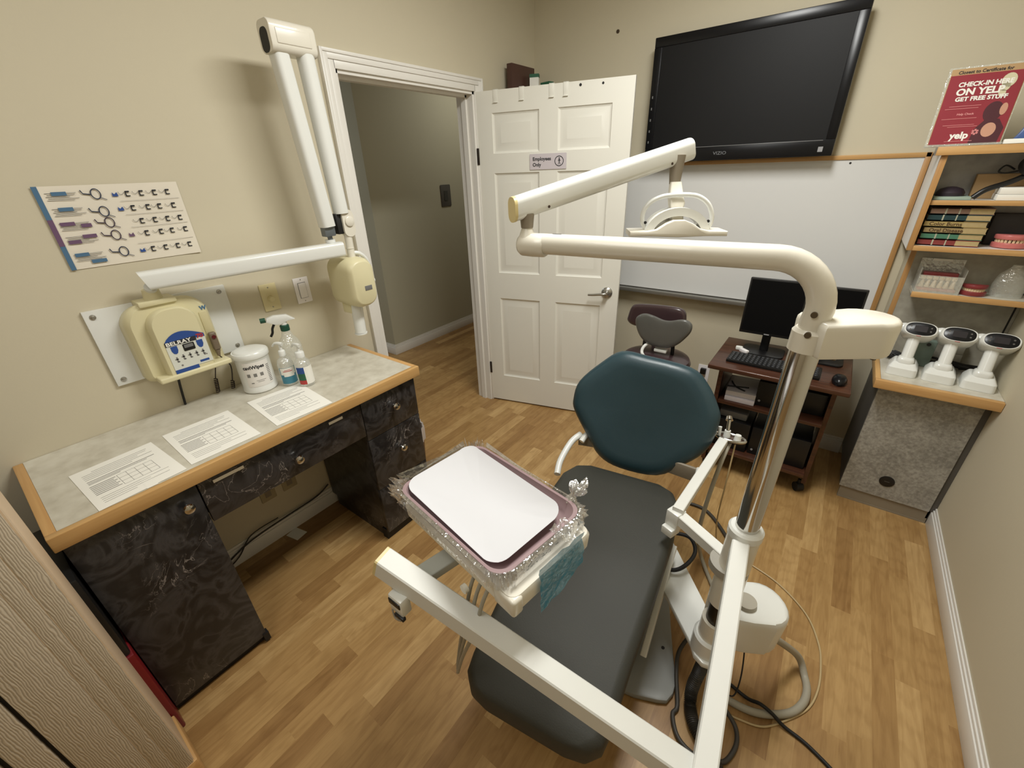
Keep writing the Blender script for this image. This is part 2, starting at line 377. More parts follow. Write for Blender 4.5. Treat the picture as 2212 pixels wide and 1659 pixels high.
# door casing
cs = MB(); cw = 0.064
for (a, b, t) in ((0.0, 0.45, .012), (0.45, 0.8, .017), (0.8, 1.0, .021)):
    cs.box(0, t, Y0D-cw*b, Y0D-cw*a+(.002 if a == 0 else 0), 0, ZD+cw*b, 0.001)
    cs.box(0, t, Y1D+cw*a-(.002 if a == 0 else 0), Y1D+cw*b, 0, ZD+cw*b, 0.001)
    cs.box(0, t, Y0D-cw*a-.002, Y1D+cw*a+.002, ZD+cw*a-(.002 if a == 0 else 0), ZD+cw*b, 0.001)
struct('trim_1', cs, M_trim, shift=False)
jb = MB(); jb.box(-0.125, 0.001, Y0D-0.001, Y0D+0.016, 0, ZD); jb.box(-0.125, 0.001, Y1D-0.016, Y1D+0.001, 0, ZD); jb.box(-0.125, 0.001, Y0D, Y1D, ZD-0.016, ZD)
jb.box(-0.08, -0.045, Y0D+0.016, Y0D+0.028, 0, ZD-.016); jb.box(-0.08, -0.045, Y1D-0.028, Y1D-0.016, 0, ZD-.016); jb.box(-0.08, -0.045, Y0D+.016, Y1D-.016, ZD-0.028, ZD-.016)
struct('trim_2', jb, M_trim, shift=False)

# door leaf -------------------------------------------------------------
DW = 0.905
a = 0.2618
DM = frame((0.012, -0.4405, 0.0), (math.cos(a), math.sin(a), 0), (0, 0, 1))   # x along the leaf, y up, z toward the room camera side
def door_leaf():
    T = 0.035; H = 2.03; b = 0.012
    cols = [(0.098, 0.388), (0.498, 0.795)]
    rows = [(0.222, 0.824), (1.0, 1.606), (1.712, 1.920)]
    m = MB(); t = bmesh.new()
    X = sorted({0.0, DW} | {c for p in cols for c in p}); Yv = sorted({b, H} | {c for p in rows for c in p})
    def q(pts): t.faces.new([t.verts.new(p) for p in pts])
    for side in (0, -T):
        sg = 1 if side == 0 else -1
        for i in range(len(X)-1):
            for j in range(len(Yv)-1):
                x0, x1, y0, y1 = X[i], X[i+1], Yv[j], Yv[j+1]
                if (x0, x1) in cols and (y0, y1) in rows:
                    L = [(0, 0), (0.004, -0.006), (0.012, -0.009), (0.022, -0.009), (0.052, -0.001), (0.056, -0.001)]
                    for (o0, d0), (o1, d1) in zip(L, L[1:]):
                        A = [(x0+o0, y0+o0), (x1-o0, y0+o0), (x1-o0, y1-o0), (x0+o0, y1-o0)]
                        B = [(x0+o1, y0+o1), (x1-o1, y0+o1), (x1-o1, y1-o1), (x0+o1, y1-o1)]
                        for k in range(4):
                            k2 = (k+1) % 4
                            q([(*A[k], side+sg*d0), (*A[k2], side+sg*d0), (*B[k2], side+sg*d1), (*B[k], side+sg*d1)])
                    o = 0.056; q([(x0+o, y0+o, side-sg*.001), (x1-o, y0+o, side-sg*.001), (x1-o, y1-o, side-sg*.001), (x0+o, y1-o, side-sg*.001)])
                else: q([(x0, y0, side), (x1, y0, side), (x1, y1, side), (x0, y1, side)])
    q([(0, b, 0), (DW, b, 0), (DW, b, -T), (0, b, -T)]); q([(0, H, 0), (DW, H, 0), (DW, H, -T), (0, H, -T)])
    q([(0, b, 0), (0, H, 0), (0, H, -T), (0, b, -T)]); q([(DW, b, 0), (DW, H, 0), (DW, H, -T), (DW, b, -T)])
    bmesh.ops.remove_doubles(t, verts=t.verts, dist=1e-5); bmesh.ops.recalc_face_normals(t, faces=t.faces)
    m._add(t, DM); return m
door = struct('door_1', door_leaf(), M_door, angle=20)
h = MB(); h._add(MB().lathe([(0.034, 0), (0.034, .006), (0.028, .012), (0.014, .016), (0.012, .045), (0.012, .05)]).bm, DM @ Matrix.Translation((0.835, 0.912, 0.001)))
h.tube([DM @ Vector(p) for p in ((0.835, .912, .045), (0.82, .912, .052), (0.79, .909, .052), (0.755, .904, .05), (0.725, .902, .047))], 0.0075, smooth=4, radii=lambda u: 0.0095-0.003*u)
obj('door_handle', h, M_steel, door)
for z in (0.28, 1.70):
    obj('hinge', MB().box(-0.010, 0.004, z-.045, z+.045, -.012, .006, .001, M=DM), mat('dark_hinge_metal', rgb(70, 64, 60), .4, .8), door)
tag_holes = MB(); tag_holes._add(MB().lathe([(0.007, 0), (0.007, .001)]).bm, DM @ Matrix.Translation((0.62, 2.012, 0.0))); tag_holes._add(MB().lathe([(0.006, 0), (0.006, .001)]).bm, DM @ Matrix.Translation((0.74, 2.010, 0.0)))
obj('screw_hole', tag_holes, M_dark, door)
# sign on the door
SM = DM @ Matrix.Translation((0.442, 1.659, 0.0015))
s1 = thing('door_sign', 'small grey-white sign reading Employees Only on the white door', 'sign', SM.translation)
obj('sign_plate', MB().prism(rect(0.222, 0.082, 0.004), 0, 0.003, SM), mat('sign_plate_grey', rgb(200, 192, 196), .4), s1)
text('lettering', 'Employees', 0.026, SM @ Matrix.Translation((-0.093, 0.006, .0035)), M_inkd, s1, bold=.0006)
text('lettering', 'Only', 0.026, SM @ Matrix.Translation((-0.093, -0.024, .0035)), M_inkd, s1, bold=.0006)
sy = MB()
ring = []
for r in (0.027, 0.023): ring.append(circ(0.068, 0, r, 32))
t = bmesh.new(); A = [t.verts.new((*p, .0036)) for p in ring[0]]; B = [t.verts.new((*p, .0036)) for p in ring[1]]
for k in range(32): t.faces.new((A[k], A[(k+1) % 32], B[(k+1) % 32], B[k]))
sy._add(t, SM)
sy.prism(circ(0.069, 0.015, .0035, 10), .003, .0038, SM)
sy.box(0.0665, 0.0715, -0.003, 0.011, .003, .0038, M=SM)
for (x0, y0, x1, y1) in ((.069, -.002, .075, -.018), (.069, -.002, .063, -.018), (.069, .010, .076, .001), (.069, .010, .062, .001)):
    sy.cyl(SM @ Vector((x0, y0, .0034)), SM @ Vector((x1, y1, .0034)), .0014, n=6)
obj('walking_figure_symbol', sy, M_inkd, s1)
for i, xx in enumerate((0.125, 0.285, 0.46, 0.54)):
    hk = MB(); hk.box(xx-.0135, xx+.0135, 1.972, 2.034, 0.0006, .0026, .0004, M=DM); hk.box(xx-.0135, xx+.0135, 2.031, 2.034, -.036, .0026, .0004, M=DM); hk.box(xx-.0135, xx+.0135, 1.968, 1.972, .0006, .008, .0005, M=DM)
    tag(obj('over_door_hook', hk, M_door), ['white over-door hook nearest the hinge side of the door top', 'white over-door hook second from the hinges, below the green and white box', 'white over-door hook third from the hinges', 'white over-door hook closest to the screw holes in the door top'][i], 'hook', 'white hooks over the door top')

# hall thermostat / switch on hall wall
tt = thing('hall_wall_plate', 'dark grey wall plate on the far wall of the hallway', 'wall plate', (-1.389, 0.65, 1.32))
Mh = frame((-1.389, 0.65, 1.41), (0, 1, 0), (0, 0, 1))
obj('plate', MB().prism(rect(0.14, 0.2, .012), 0, .006, Mh, bev=.002), M_greyd, tt)
obj('rocker', MB().prism(rect(0.05, 0.09, .004), .006, .010, Mh), mat('slate_rocker', rgb(70, 70, 66), .5), tt)

# ------------------------------------------------------------------ left wall items
# instrument chart
ch = thing('instrument_chart', 'laminated chart of dental film holder parts, rings and clips taped on left wall', 'poster', (0, -2.25, 1.39))
def FL2(y0, z0, y1, z1): return frame((0.001, y0, z0), (0, y1-y0, z1-z0), (0, 0, 1))
CW, CH = 0.364, 0.238
Mc = frame((0.002, -2.433, 1.388), (0, 1, 0), (0, 0.0, 1))
sh = MB()
t = bmesh.new(); nx, ny = 12, 8; V = [[None]*(ny+1) for _ in range(nx+1)]
for i in range(nx+1):
    for j in range(ny+1):
        x = CW*i/nx; y = CH*j/ny; zz = 0.0006+0.0035*max(0, 1-(i/nx)*6)*(j/ny)+0.003*max(0, (i/nx)*6-5)*(1-j/ny)
        V[i][j] = t.verts.new((x, y, zz))
for i in range(nx):
    for j in range(ny): t.faces.new((V[i][j], V[i+1][j], V[i+1][j+1], V[i][j+1]))
sh._add(t, Mc); obj('sheet', sh, mat('laminated_chart_paper', rgb(226, 218, 202), .35), ch)
zq = 0.0045
bd = MB(); bd.box(0.0, 0.0125, 0.0, CH, zq-.001, zq, M=Mc); obj('blue_border', bd, M_teal2, ch)
bp = MB(); bp.box(0.0, 0.0127, CH*.3, CH*.62, zq-.0008, zq+.0004, M=Mc); obj('purple_border', bp, M_purp, ch)
b1 = MB(); b2 = MB(); lines = MB(); bl = MB(); M_navy = mat('navy_print', rgb(38, 48, 72), .7); M_dpur = mat('dark_purple_print', rgb(62, 48, 66), .7)
rowsz = [0.208, 0.165, 0.124, 0.085, 0.033]
def hb(m, x, y, w, h, z=zq): m.box(x, x+w, y, y+h, z-.0006, z, M=Mc)
for ri, rz in enumerate(rowsz):
    for k in range(5): hb(lines, 0.022+0.004*(k % 2), rz+0.010-k*0.0048, 0.07-0.008*(k % 3), 0.0011)
    mm = b2 if ri in (2, 3) else b1
    hb(mm, 0.036 if ri in (0, 1) else (0.024 if ri != 3 else 0.062), rz+0.0035, 0.034, 0.0105, zq+.0008)
    if ri == 2: hb(mm, 0.070, rz-0.004, 0.025, 0.0105, zq+.0008)
    if ri == 3: hb(mm, 0.024, rz-0.010, 0.030, 0.0105, zq+.0008)
    if ri == 4: hb(mm, 0.056, rz-0.020, 0.038, 0.0105, zq+.0008)
    rr = MB()
    cx = 0.137+0.002*ri; cy = rz+(0.004 if ri != 1 else -0.004)
    rr.tube([Mc @ Vector((cx+.0115*math.cos(a2), cy+.0145*math.sin(a2), zq)) for a2 in [2*PI*k/20 for k in range(21)]], 0.0014, 6)
    rr.tube([Mc @ Vector(p) for p in ((cx-.034, cy+.012, zq), (cx-.030, cy+.002, zq), (cx-.012, cy-.001, zq))], 0.0016, 6)
    rr.tube([Mc @ Vector(p) for p in ((cx+.008, cy-.011, zq), (cx+.022, cy-.018, zq))], 0.0009, 6)
    obj('ring_drawing', rr, M_dpur if ri in (2, 3) else M_navy, ch)
    for ci in range(4):
        fx = 0.212+0.037*ci+(0.01 if ri > 1 else 0)+0.004*((ri*ci) % 2); fy = rz-0.004
        if fx > .34: continue
        figs = MB(); figs.box(fx, fx+.010, fy+.008, fy+.0125, zq-.0006, zq, M=Mc); figs.box(fx-.001, fx+.010, fy-.004, fy-.001, zq-.0006, zq, M=Mc)
        figs.box(fx-.002, fx+.001, fy-.004, fy+.012, zq-.0006, zq, M=Mc); obj('clip_drawing', figs, M_inkd, ch)
        lines.tube([Mc @ Vector((fx-.012+.007*math.cos(a2), fy+.009+.006*math.sin(a2), zq)) for a2 in [PI*.9+PI*1.1*k/8 for k in range(9)]], .0006, 5)
    if ri in (0, 1, 3, 4):
        (b2 if ri == 3 else bl).prism([(0, 0), (.015, 0), (.013, .012), (.006, .006), (.001, .012)], zq-.0006, zq, Mc @ Matrix.Translation((.176+(.012 if ri == 4 else 0), rz-.006, 0)))
    if ri: hb(lines, 0.19, rz+0.022, 0.165, 0.0006)
obj('blue_caption', b1, M_teal2, ch); obj('purple_caption', b2, M_purp, ch); obj('printed_text', lines, M_ink, ch)
obj('printed_blue_blocks', bl, M_blue, ch)

# backing board of the x-ray unit
bb = thing('backing_board', 'white square-cornered backing board bolted to the left wall behind the cream x-ray box', 'board', (0.0, -2.25, 1.0))
obj('board', MB().box(0.0, 0.012, -2.462, -2.036, 0.992, 1.259, .001), M_enamel, bb)
for (y, z) in ((-2.44, 1.238), (-2.06, 1.236), (-2.44, 1.012), (-2.06, 1.012)):
    obj('screw_cap', MB()._add(MB().lathe([(0.009, 0), (0.008, .003), (0.004, .004), (0.0035, .0065), (0, .0065)], 14).bm, F_left(y, z, 0.012)), M_steel, bb)

# x-ray unit --------------------------------------------------------------
xr = thing('dental_xray_unit', 'cream wall-mounted dental x-ray unit with white folding arm and hanging tube head', 'x-ray unit', (0.012, -2.26, 0.97))
def lpoly(z, y0, y1): pass
# body: shaped housing, loft of outlines from back to front
def hull(ysc, z0, z1, x, yl, yr, rt, rb):
    P = []
    for cx, cy, a0, r in ((yr-rt, z1-rt, 0, rt), (yl+rt, z1-rt, 90, rt), (yl+rb, z0+rb, 180, rb), (yr-rb, z0+rb, 270, rb)):
        for k in range(9):
            a2 = math.radians(a0+90*k/8); P.append(Vector((x, cx+r*math.cos(a2), cy+r*math.sin(a2))))
    return P
body = MB()
Yl, Yr = -2.388, -2.132
body.loft([hull(1, .985, 1.25, .012, Yl, Yr-.002, .07, .02), hull(1, .985, 1.26, .05, Yl, Yr, .075, .02), hull(1, .988, 1.262, .068, Yl+.004, Yr-.003, .075, .02), hull(1, .995, 1.255, .080, Yl+.016, Yr-.014, .07, .02)])
body.loft([hull(1, .99, 1.235, .07, Yl+.052, Yr-.052, .06, .015), hull(1, .99, 1.238, .112, Yl+.055, Yr-.055, .06, .015), hull(1, .992, 1.234, .120, Yl+.062, Yr-.062, .055, .012)])
body.box(.06, .128, Yl+.02, Yr-.002, 0.988, 1.008, .006, 3)
cb = obj('control_box', body, M_xcream, xr)
obj('mounting_neck', MB().cyl((.055, -2.275, 1.25), (.055, -2.275, 1.30), .03, .024).box(.012, .09, -2.33, -2.22, 1.25, 1.268, .004), M_xcream, xr)
ML = F_left(-2.252, 1.086, .121)
lb = MB(); lb.box(-.062, .062, -.066, .038, 0, .0008, M=ML); obj('label', lb, mat('label_film_white', rgb(212, 214, 204), .35), cb)
bt = MB(); bt.prism([(-.062, .038)]+[(-.062+.124*k/12, .038+.030*math.sin(PI*(k/12)**.8)*.95+.004*k/12) for k in range(0, 13)]+[(.062, .03)], 0, .0012, ML); obj('blue_footer', MB().box(-.062, .012, -.078, -.064, 0, .0012, M=ML), M_blue, cb); obj('blue_marking', MB().box(.020, .050, -.060, -.052, 0.0008, .0014, M=ML), M_blue, cb)
for sx in (-.040, .040): bt.prism([(sx-.010, .022), (sx+.010, .022), (sx+.010, .006), (sx+.006, -.004), (sx, -.007), (sx-.006, -.004), (sx-.010, .006)], .0008, .0016, ML)
obj('printed_text', bt, M_blue, cb)
obj('black_label_band', MB().box(-.062, .034, .024, .040, .0009, .0016, M=ML), M_inkd, cb)
obj('display', MB().prism(rect(.036, .026, .003), .0009, .0022, ML @ Matrix.Translation((0.004, .008, 0))), M_blk, cb)
obj('display_window', MB().prism(rect(.028, .012, .002), .002, .0026, ML @ Matrix.Translation((0.004, .012, 0))), M_greybox, cb)
text('lettering', 'BELRAY', .0185, ML @ Matrix.Translation((-.060, .026, .0018)), M_paper, cb, bold=.0004, sx=1.22)
text('red_lettering', '70', .020, ML @ Matrix.Translation((.036, .030, .0018)), M_inkred, cb, bold=.0008, sx=1.1)
fg = MB()
for k in range(5):
    fx = -.044+.021*k; fy = -.022-.004*(k == 0)
    fg.box(fx-.002, fx+.003, fy-.012, fy+.008, .0009, .0013, M=ML); fg.box(fx-.006, fx+.005, fy-.002, fy+.002, .0009, .0013, M=ML); fg.box(fx+.001, fx+.006, fy-.012, fy-.008, .0009, .0013, M=ML)
fg.prism(circ(.048, -.036, .0025, 10), .0009, .0013, ML); fg.prism(circ(.042, -.036, .0025, 10), .0009, .0013, ML); fg.prism(circ(-.036, -.052, .0035, 10), .0009, .0013, ML)
obj('pictogram', fg, M_ink, cb)
text('small_emblem', 'W', .020, F_left(-2.162, 1.200, .081), M_teal2, cb, bold=.001)
# switch niche + hand switch
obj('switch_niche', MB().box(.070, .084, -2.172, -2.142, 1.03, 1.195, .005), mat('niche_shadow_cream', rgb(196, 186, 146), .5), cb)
hs = obj('hand_switch', MB().box(.084, .104, -2.170, -2.146, 1.045, 1.115, .006, 3).cyl((.094, -2.158, 1.045), (.094, -2.160, 1.02), .009, .005), mat('grey_brown_handset', rgb(112, 98, 80), .45), xr)
obj('button', MB().cyl((.104, -2.158, 1.098), (.108, -2.158, 1.098), .007), mat('dark_red_button', rgb(84, 18, 24), .3), hs)
cd = MB(); cd.tube([(.05, -2.298, .99), (.02, -2.30, .92), (.012, -2.306, .846)], .0042, smooth=5); obj('power_cord', cd, M_rub, xr)
def coil(p0, p1, r, turns, rr):
    p0 = Vector(p0); p1 = Vector(p1); d = p1-p0; u = d.orthogonal().normalized(); v = d.normalized().cross(u); n = turns*10
    return [p0+d*(k/n)+u*math.cos(2*PI*k/10)*r+v*math.sin(2*PI*k/10)*r for k in range(n+1)]
c1 = MB(); c1.tube([(.06, -2.170, .99), (.03, -2.178, .93), (.028, -2.183, .91)], .002, smooth=4); c1.tube(coil((.028, -2.183, .91), (.024, -2.190, .852), .006, 8, .002), .0022, 6)
c1.tube([(.094, -2.160, 1.02), (.07, -2.128, .96), (.045, -2.134, .885)], .0022, smooth=4); c1.tube(coil((.045, -2.134, .885), (.042, -2.139, .853), .006, 4, .002), .0022, 6)
obj('coiled_cord', c1, mat('brown_black_cord', rgb(40, 28, 22), .5), xr)
# horizontal extension arm: rectangular rounded tube with slanted left end
def beam(p0, p1, w, hgt, r=.012, up=(0, 0, 1), n=4, slant=0.0, sl1=0.0):
    p0 = Vector(p0); p1 = Vector(p1); d = (p1-p0).normalized(); upv = Vector(up); upv = (upv-d*upv.dot(d)).normalized(); sd = d.cross(upv)
    prof = rect(w, hgt, r, n)
    return MB().loft([[p0+sd*x+upv*y+d*(slant*(y/hgt)) for x, y in prof], [p1+sd*x+upv*y+d*(sl1*(y/hgt)) for x, y in prof]])
XA0 = Vector((.10, -2.292, 1.336)); XA1 = Vector((.215, -1.617, 1.346))
obj('extension_arm', beam(XA0, XA1, .055, .060, .014, slant=-.018), M_enamel, xr)
obj('pivot_collar', MB().cyl((.055, -2.275, 1.29), (.075, -2.275, 1.310), .018).cyl((.195, -1.652, 1.376), (.195, -1.652, 1.388), .020), M_enamel, xr)
PX, PYl, PYr = .205, -1.645, -1.538
obj('swivel_post', MB().cyl((PX-.006, -1.652, 1.386), (PX-.004, -1.655, 1.405), .010).box(PX-.018, PX+.016, -1.682, -1.634, 1.402, 1.445, .004), mat('blue_grey_metal', rgb(112, 118, 122), .4, .4), xr)
obj('lower_scissor_arm', beam((PX, -1.658, 1.440), (PX, -1.700, 2.05), .056, .058, .016, up=(1, 0, 0)), M_enamel, xr)
obj('upper_scissor_arm', beam((PX+.008, -1.588, 1.485), (PX+.008, -1.606, 2.05), .056, .058, .022, up=(1, 0, 0), n=6), M_enamel, xr)
cp = MB(); cp.loft([[Vector((PX+p[0]*k, -1.655+sy, 2.050+p[1]*k)) for p in rect(.080, .094, .022, 6)] for sy, k in ((-.078, .96), (-.075, 1), (.080, 1), (.086, .95), (.088, .88))])
obj('hinge_cap', cp, M_cream, xr)
capb = MB(); capb.box(PX+.036, PX+.0425, -1.715, -1.590, 2.028, 2.072, .003, 3); obj('cap_relief', capb, M_cream, xr)
obj('cap_opening', MB()._add(MB().prism(rect(.05, .07, .02), 0, .003).bm, frame((PX-.004, -1.7305, 2.040), (1, 0, 0), (0, 0, 1)) @ Matrix.Diagonal((1, 1, 1, 1))), M_rub, xr)
# yoke and tube head
yk = MB(); yk.box(PX-.02, PX+.018, -1.622, -1.592, 1.405, 1.485, .004)
obj('knuckle_gap', yk, M_rub, xr)
yk = MB(); yk.loft([[Vector((PX+.012+.016*s2, -1.572+q[0], 1.445+q[1])) for q in rect(.054, .108, .026, 6)] for s2 in (-1, 1)]); yk._add(MB().lathe([(0.020, 0), (0.020, .004), (.017, .006), (0, .006)]).bm, F_left(-1.570, 1.452, PX+.029))
yk.cyl((PX+.01, -1.580, 1.300), (PX+.01, -1.578, 1.40), .016); yk.cyl((PX+.01, -1.580, 1.342), (PX+.01, -1.580, 1.346), .0175)
obj('knuckle', yk, M_cream, xr)
yo = MB(); yo.tube([(PX+.01, -1.576, 1.322), (PX+.02, -1.548, 1.318), (PX+.02, -1.515, 1.285), (PX+.02, -1.503, 1.225), (PX+.02, -1.504, 1.195)], .009, smooth=5); yo._add(MB().lathe([(.013, 0), (.013, .012), (0, .014)]).bm, frame((PX+.02, -1.509, 1.19), (1, 0, 0), (0, 0, 1)) @ Matrix.Rotation(PI, 4, 'X'))
obj('yoke', yo, M_enamel, xr)
hd = MB()
def hr(x, zc, w, hh, r, yc=-1.588): return [Vector((x, yc+p[0], zc+p[1])) for p in rect(w, hh, r, 8)]
hd.loft([hr(.10, 1.200, .105, .18, .045), hr(.12, 1.200, .128, .21, .05), hr(.22, 1.200, .130, .216, .05), hr(.262, 1.200, .126, .212, .05), hr(.285, 1.200, .108, .19, .045), hr(.288, 1.200, .098, .178, .042)])
thd = obj('tube_head', hd, M_xcream, xr)
obj('brand_plate', MB().box(.288, .2895, -1.592, -1.556, 1.168, 1.188, .0003), M_greybox, thd)
obj('cone_collar', MB().box(.13, .20, -1.625, -1.562, 1.055, 1.105, .006), M_xcream, xr)
obj('aiming_cone', MB().cyl((.20, -1.596, 1.098), (.205, -1.604, .962), .026).cyl((.205, -1.604, .962), (.205, -1.604, .956), .029), M_enamel, xr)

# wall switches -----------------------------------------------------------
sw = thing('dimmer_switch', 'ivory dimmer plate with a round knob on the left wall', 'switch', (0, -1.874, 1.11))
Ms = F_left(-1.8743, 1.1681, .0005)
obj('plate', MB().prism(rect(.070, .114, .003), 0, .005, Ms, bev=.0015), M_ivory, sw); obj('knob', MB()._add(MB().lathe([(.014, .005), (.012, .018), (.010, .020), (0, .020)]).bm, Ms @ Matrix.Translation((0, -.006, 0))), M_ivory, sw)
obj('screw', MB().prism(circ(0, .042, .003, 10), .004, .0058, Ms).prism(circ(0, -.042, .003, 10), .004, .0058, Ms), M_steel, sw)
sw = thing('rocker_switch', 'white rocker light switch plate on the left wall beside the ivory dimmer', 'switch', (0, -1.727, 1.11))
Ms = F_left(-1.7269, 1.1652, .0005)
obj('plate', MB().prism(rect(.070, .114, .003), 0, .005, Ms, bev=.0015), M_switchw, sw); obj('rocker', MB().box(-.0165, .0165, -.033, .033, .004, .009, .001, M=Ms), M_switchw, sw)
obj('rocker_gap', MB().box(-.0185, .0185, -.035, .035, .0035, .0056, M=Ms), M_ink, sw)
obj('screw', MB().prism(circ(0, .048, .0025, 10), .004, .0056, Ms).prism(circ(0, -.048, .0025, 10), .004, .0056, Ms), M_steel, sw)

# ------------------------------------------------------------------ desk
HD = 0.844
wt = thing('desk_worktop', 'long grey stone-pattern worktop with honey wood edge along left wall', 'worktop', (.26, -2.17, HD-.045))
obj('laminate_top', MB().box(0.002, .500, -2.757, -1.576, HD-.012, HD), M_lam, wt)
eb = MB(); eb.box(.500, .524, -2.781, -1.552, HD-.045, HD+.0006, .0025)
obj('wood_edge', eb, M_maple, wt)
eb = MB(); eb.box(.002, .5002, -2.781, -2.757, HD-.045, HD+.0006, .0025)
obj('wood_end_edge', eb, M_maplex, wt)
obj('wood_end_edge', MB().box(.002, .5002, -1.576, -1.552, HD-.045, HD+.0006, .0025), M_maplex, wt)
obj('core_board', MB().box(.004, .498, -2.755, -1.578, HD-.043, HD-.012), M_dark, wt)
def knob_at(parent, y, z, x=.502):
    return obj('knob', MB()._add(MB().lathe([(.006, 0), (.005, .010), (.015, .016), (.017, .022), (.014, .028), (.006, .031), (0, .031)], 20).bm, frame((x, y, z), (0, 1, 0), (0, 0, 1))), M_chrome, parent)
ZT = HD-.0455
pl = thing('pedestal_cabinet', 'black marbled pedestal cabinet with one door at the near left end of the desk', 'cabinet', (.25, -2.615, 0))
obj('body', MB().box(.02, .482, -2.768, -2.462, .075, ZT).box(.04, .44, -2.755, -2.475, 0, .075), M_black, pl)
dr = obj('door', MB().box(.483, .500, -2.768, -2.463, .04, ZT-.003, .0015), M_black, pl); knob_at(dr, -2.505, .733)
obj('plinth_block', MB().box(.44, .478, -2.768, -2.462, 0, .045).box(.478, .502, -2.475, -2.455, .01, .05), M_dark, pl)
md = thing('drawer_unit', 'wide black marbled drawer hung under the middle of the desk', 'drawer', (.25, -2.16, .63))
obj('body', MB().box(.05, .480, -2.455, -1.868, .64, ZT), M_dark, md)
dd = obj('drawer_front', MB().box(.480, .499, -2.459, -1.863, .630, ZT-.003, .0015), M_black, md); knob_at(dd, -2.158, .700)
obj('label_strip', MB().box(.4992, .5002, -2.418, -2.325, .762, .773), M_paper, dd); obj('label_strip', MB().box(.4992, .5002, -2.008, -1.948, .762, .773), M_paper, dd)
pr_ = thing('pedestal_cabinet', 'black marbled pedestal with stacked drawers at the end of the desk nearest the doorway', 'cabinet', (.25, -1.71, 0))
obj('body', MB().box(.02, .480, -1.858, -1.572, .075, ZT).box(.04, .44, -1.85, -1.58, 0, .075), M_black, pr_)
for (z0, z1, kz) in ((.600, ZT-.003, .707), (.325, .597, .484), (.06, .322, .20)):
    d2 = obj('drawer', MB().box(.480, .499, -1.860, -1.572, z0, z1, .0015), M_black, pr_)
    if z0 > .1: knob_at(d2, -1.705, kz)
obj('plinth_block', MB().box(.44, .476, -1.858, -1.572, 0, .06), M_dark, pr_)
# forms on the desk
def form(y, x, deg, label, lines_n=3, full=True):
    o = thing('printed_form', label, 'paper', (x, y, HD+.0006), 'printed forms on the desk')
    M = frame((x, y, HD+.0008), (-math.sin(math.radians(deg)), math.cos(math.radians(deg)), 0), (-math.cos(math.radians(deg)), -math.sin(math.radians(deg)), 0))
    # x: reading direction (along +y), y: up the page (towards the wall)
    w, hh = .210, .275
    obj('sheet', MB().box(-w/2, w/2, -hh/2, hh/2, 0, .0006, M=M), M_paper, o)
    p = MB(); z0, z1 = .0006, .0009
    def ln(x0, x1, yy, t=.0016): p.box(x0, x1, yy-t/2, yy+t/2, z0, z1, M=M)
    for k, (x0, x1) in enumerate(((-.06, .08), (-.085, .075), (-.085, .05), (-.085, .085), (-.085, .03))):
        ln(x0, x1, .105-.011*k, .0015)
    ln(-.085, .082, .045, .003); ln(-.085, .060, .036, .0024); ln(-.085, -.01, .028, .0024)
    for k in range(7): ln(-.088, -.028-.006*(k % 2), .010-.010*k, .0030)
    for k in range(5): p.box(-.024+.022*k-.0004, -.024+.022*k+.0004, -.058, .014, z0, z1, M=M)
    for k in range(4): ln(-.024, .064, .014-.024*k, .0009)
    for k, x1 in enumerate((.08, .03, .075, -.01)): ln(-.085, x1, -.075-.011*k, .0013)
    obj('printed_text', p, M_ink, o)
    return o
form(-2.575, .359, 3, 'printed form with a grid lying nearest the corner of the desk by the textured panel')
form(-2.339, .344, -1, 'printed form with a grid lying in the middle of the three on the desk')
form(-2.066, .352, -4, 'printed form with a grid lying nearest the wipes canister and bottles')
tag(obj('paper_scrap', MB().box(.425, .443, -2.565, -2.535, HD+.0006, HD+.0016).box(.443, .5, -2.565, -2.538, HD+.001, HD+.0016), M_paper), 'small torn scrap of white paper at the desk edge under the near form', 'paper scrap')
# wipes canister
wc = thing('wipes_canister', 'white disinfectant wipes canister with round lid on the desk', 'canister', (.118, -2.062, HD+.0006))
Mw = Matrix.Translation((.118, -2.062, HD+.0006))
obj('tub', MB()._add(MB().lathe([(.060, 0), (.064, .004), (.0645, .012), (.062, .016), (.062, .148), (.0635, .150)], 40).bm, Mw), M_enamel, wc)
obj('lid', MB()._add(MB().lathe([(.0655, .146), (.067, .148), (.067, .164), (.064, .168), (.060, .168), (.058, .171), (.050, .1745), (.02, .176), (0, .176)], 40).bm, Mw), M_enamel, wc)
def wrap(m, R, zc, ang0, items, M):   # rectangles wrapped on a cylinder: (a0,a1,z0,z1) metres along arc
    for (u0, u1, z0, z1) in items:
        n = max(1, int((u1-u0)/.006)); t = bmesh.new(); vs = []
        for k in range(n+1):
            a2 = ang0+(u0+(u1-u0)*k/n)/R; vs.append((t.verts.new((R*math.cos(a2), R*math.sin(a2), zc+z0)), t.verts.new((R*math.cos(a2), R*math.sin(a2), zc+z1))))
        for k in range(n): t.faces.new((vs[k][0], vs[k+1][0], vs[k+1][1], vs[k][1]))
        m._add(t, M)
    return m
AW = math.radians(-18)
obj('label', wrap(MB(), .0625, 0, AW, [(-.045, .055, .03, .135)], Mw), mat('canister_label', rgb(226, 222, 216), .5), wc)
def text_cyl(name, s, size, R, ang, z, M, m, parent, bold=0, sx=1.0):
    o = text(name, s, size, Matrix(), m, None, ext=0, bold=bold, sx=sx, align='CENTER'); me = o.data
    for v in me.vertices:
        a2 = ang+v.co.x/R; v.co = Vector((R*math.cos(a2), R*math.sin(a2), z+v.co.y))
    me.transform(M); me.transform(_inv(parent)); o.parent = parent
text_cyl('lettering', 'caviWipes', .020, .0629, AW-.10, .108, Mw, M_inkd, wc, bold=.0007, sx=.95)
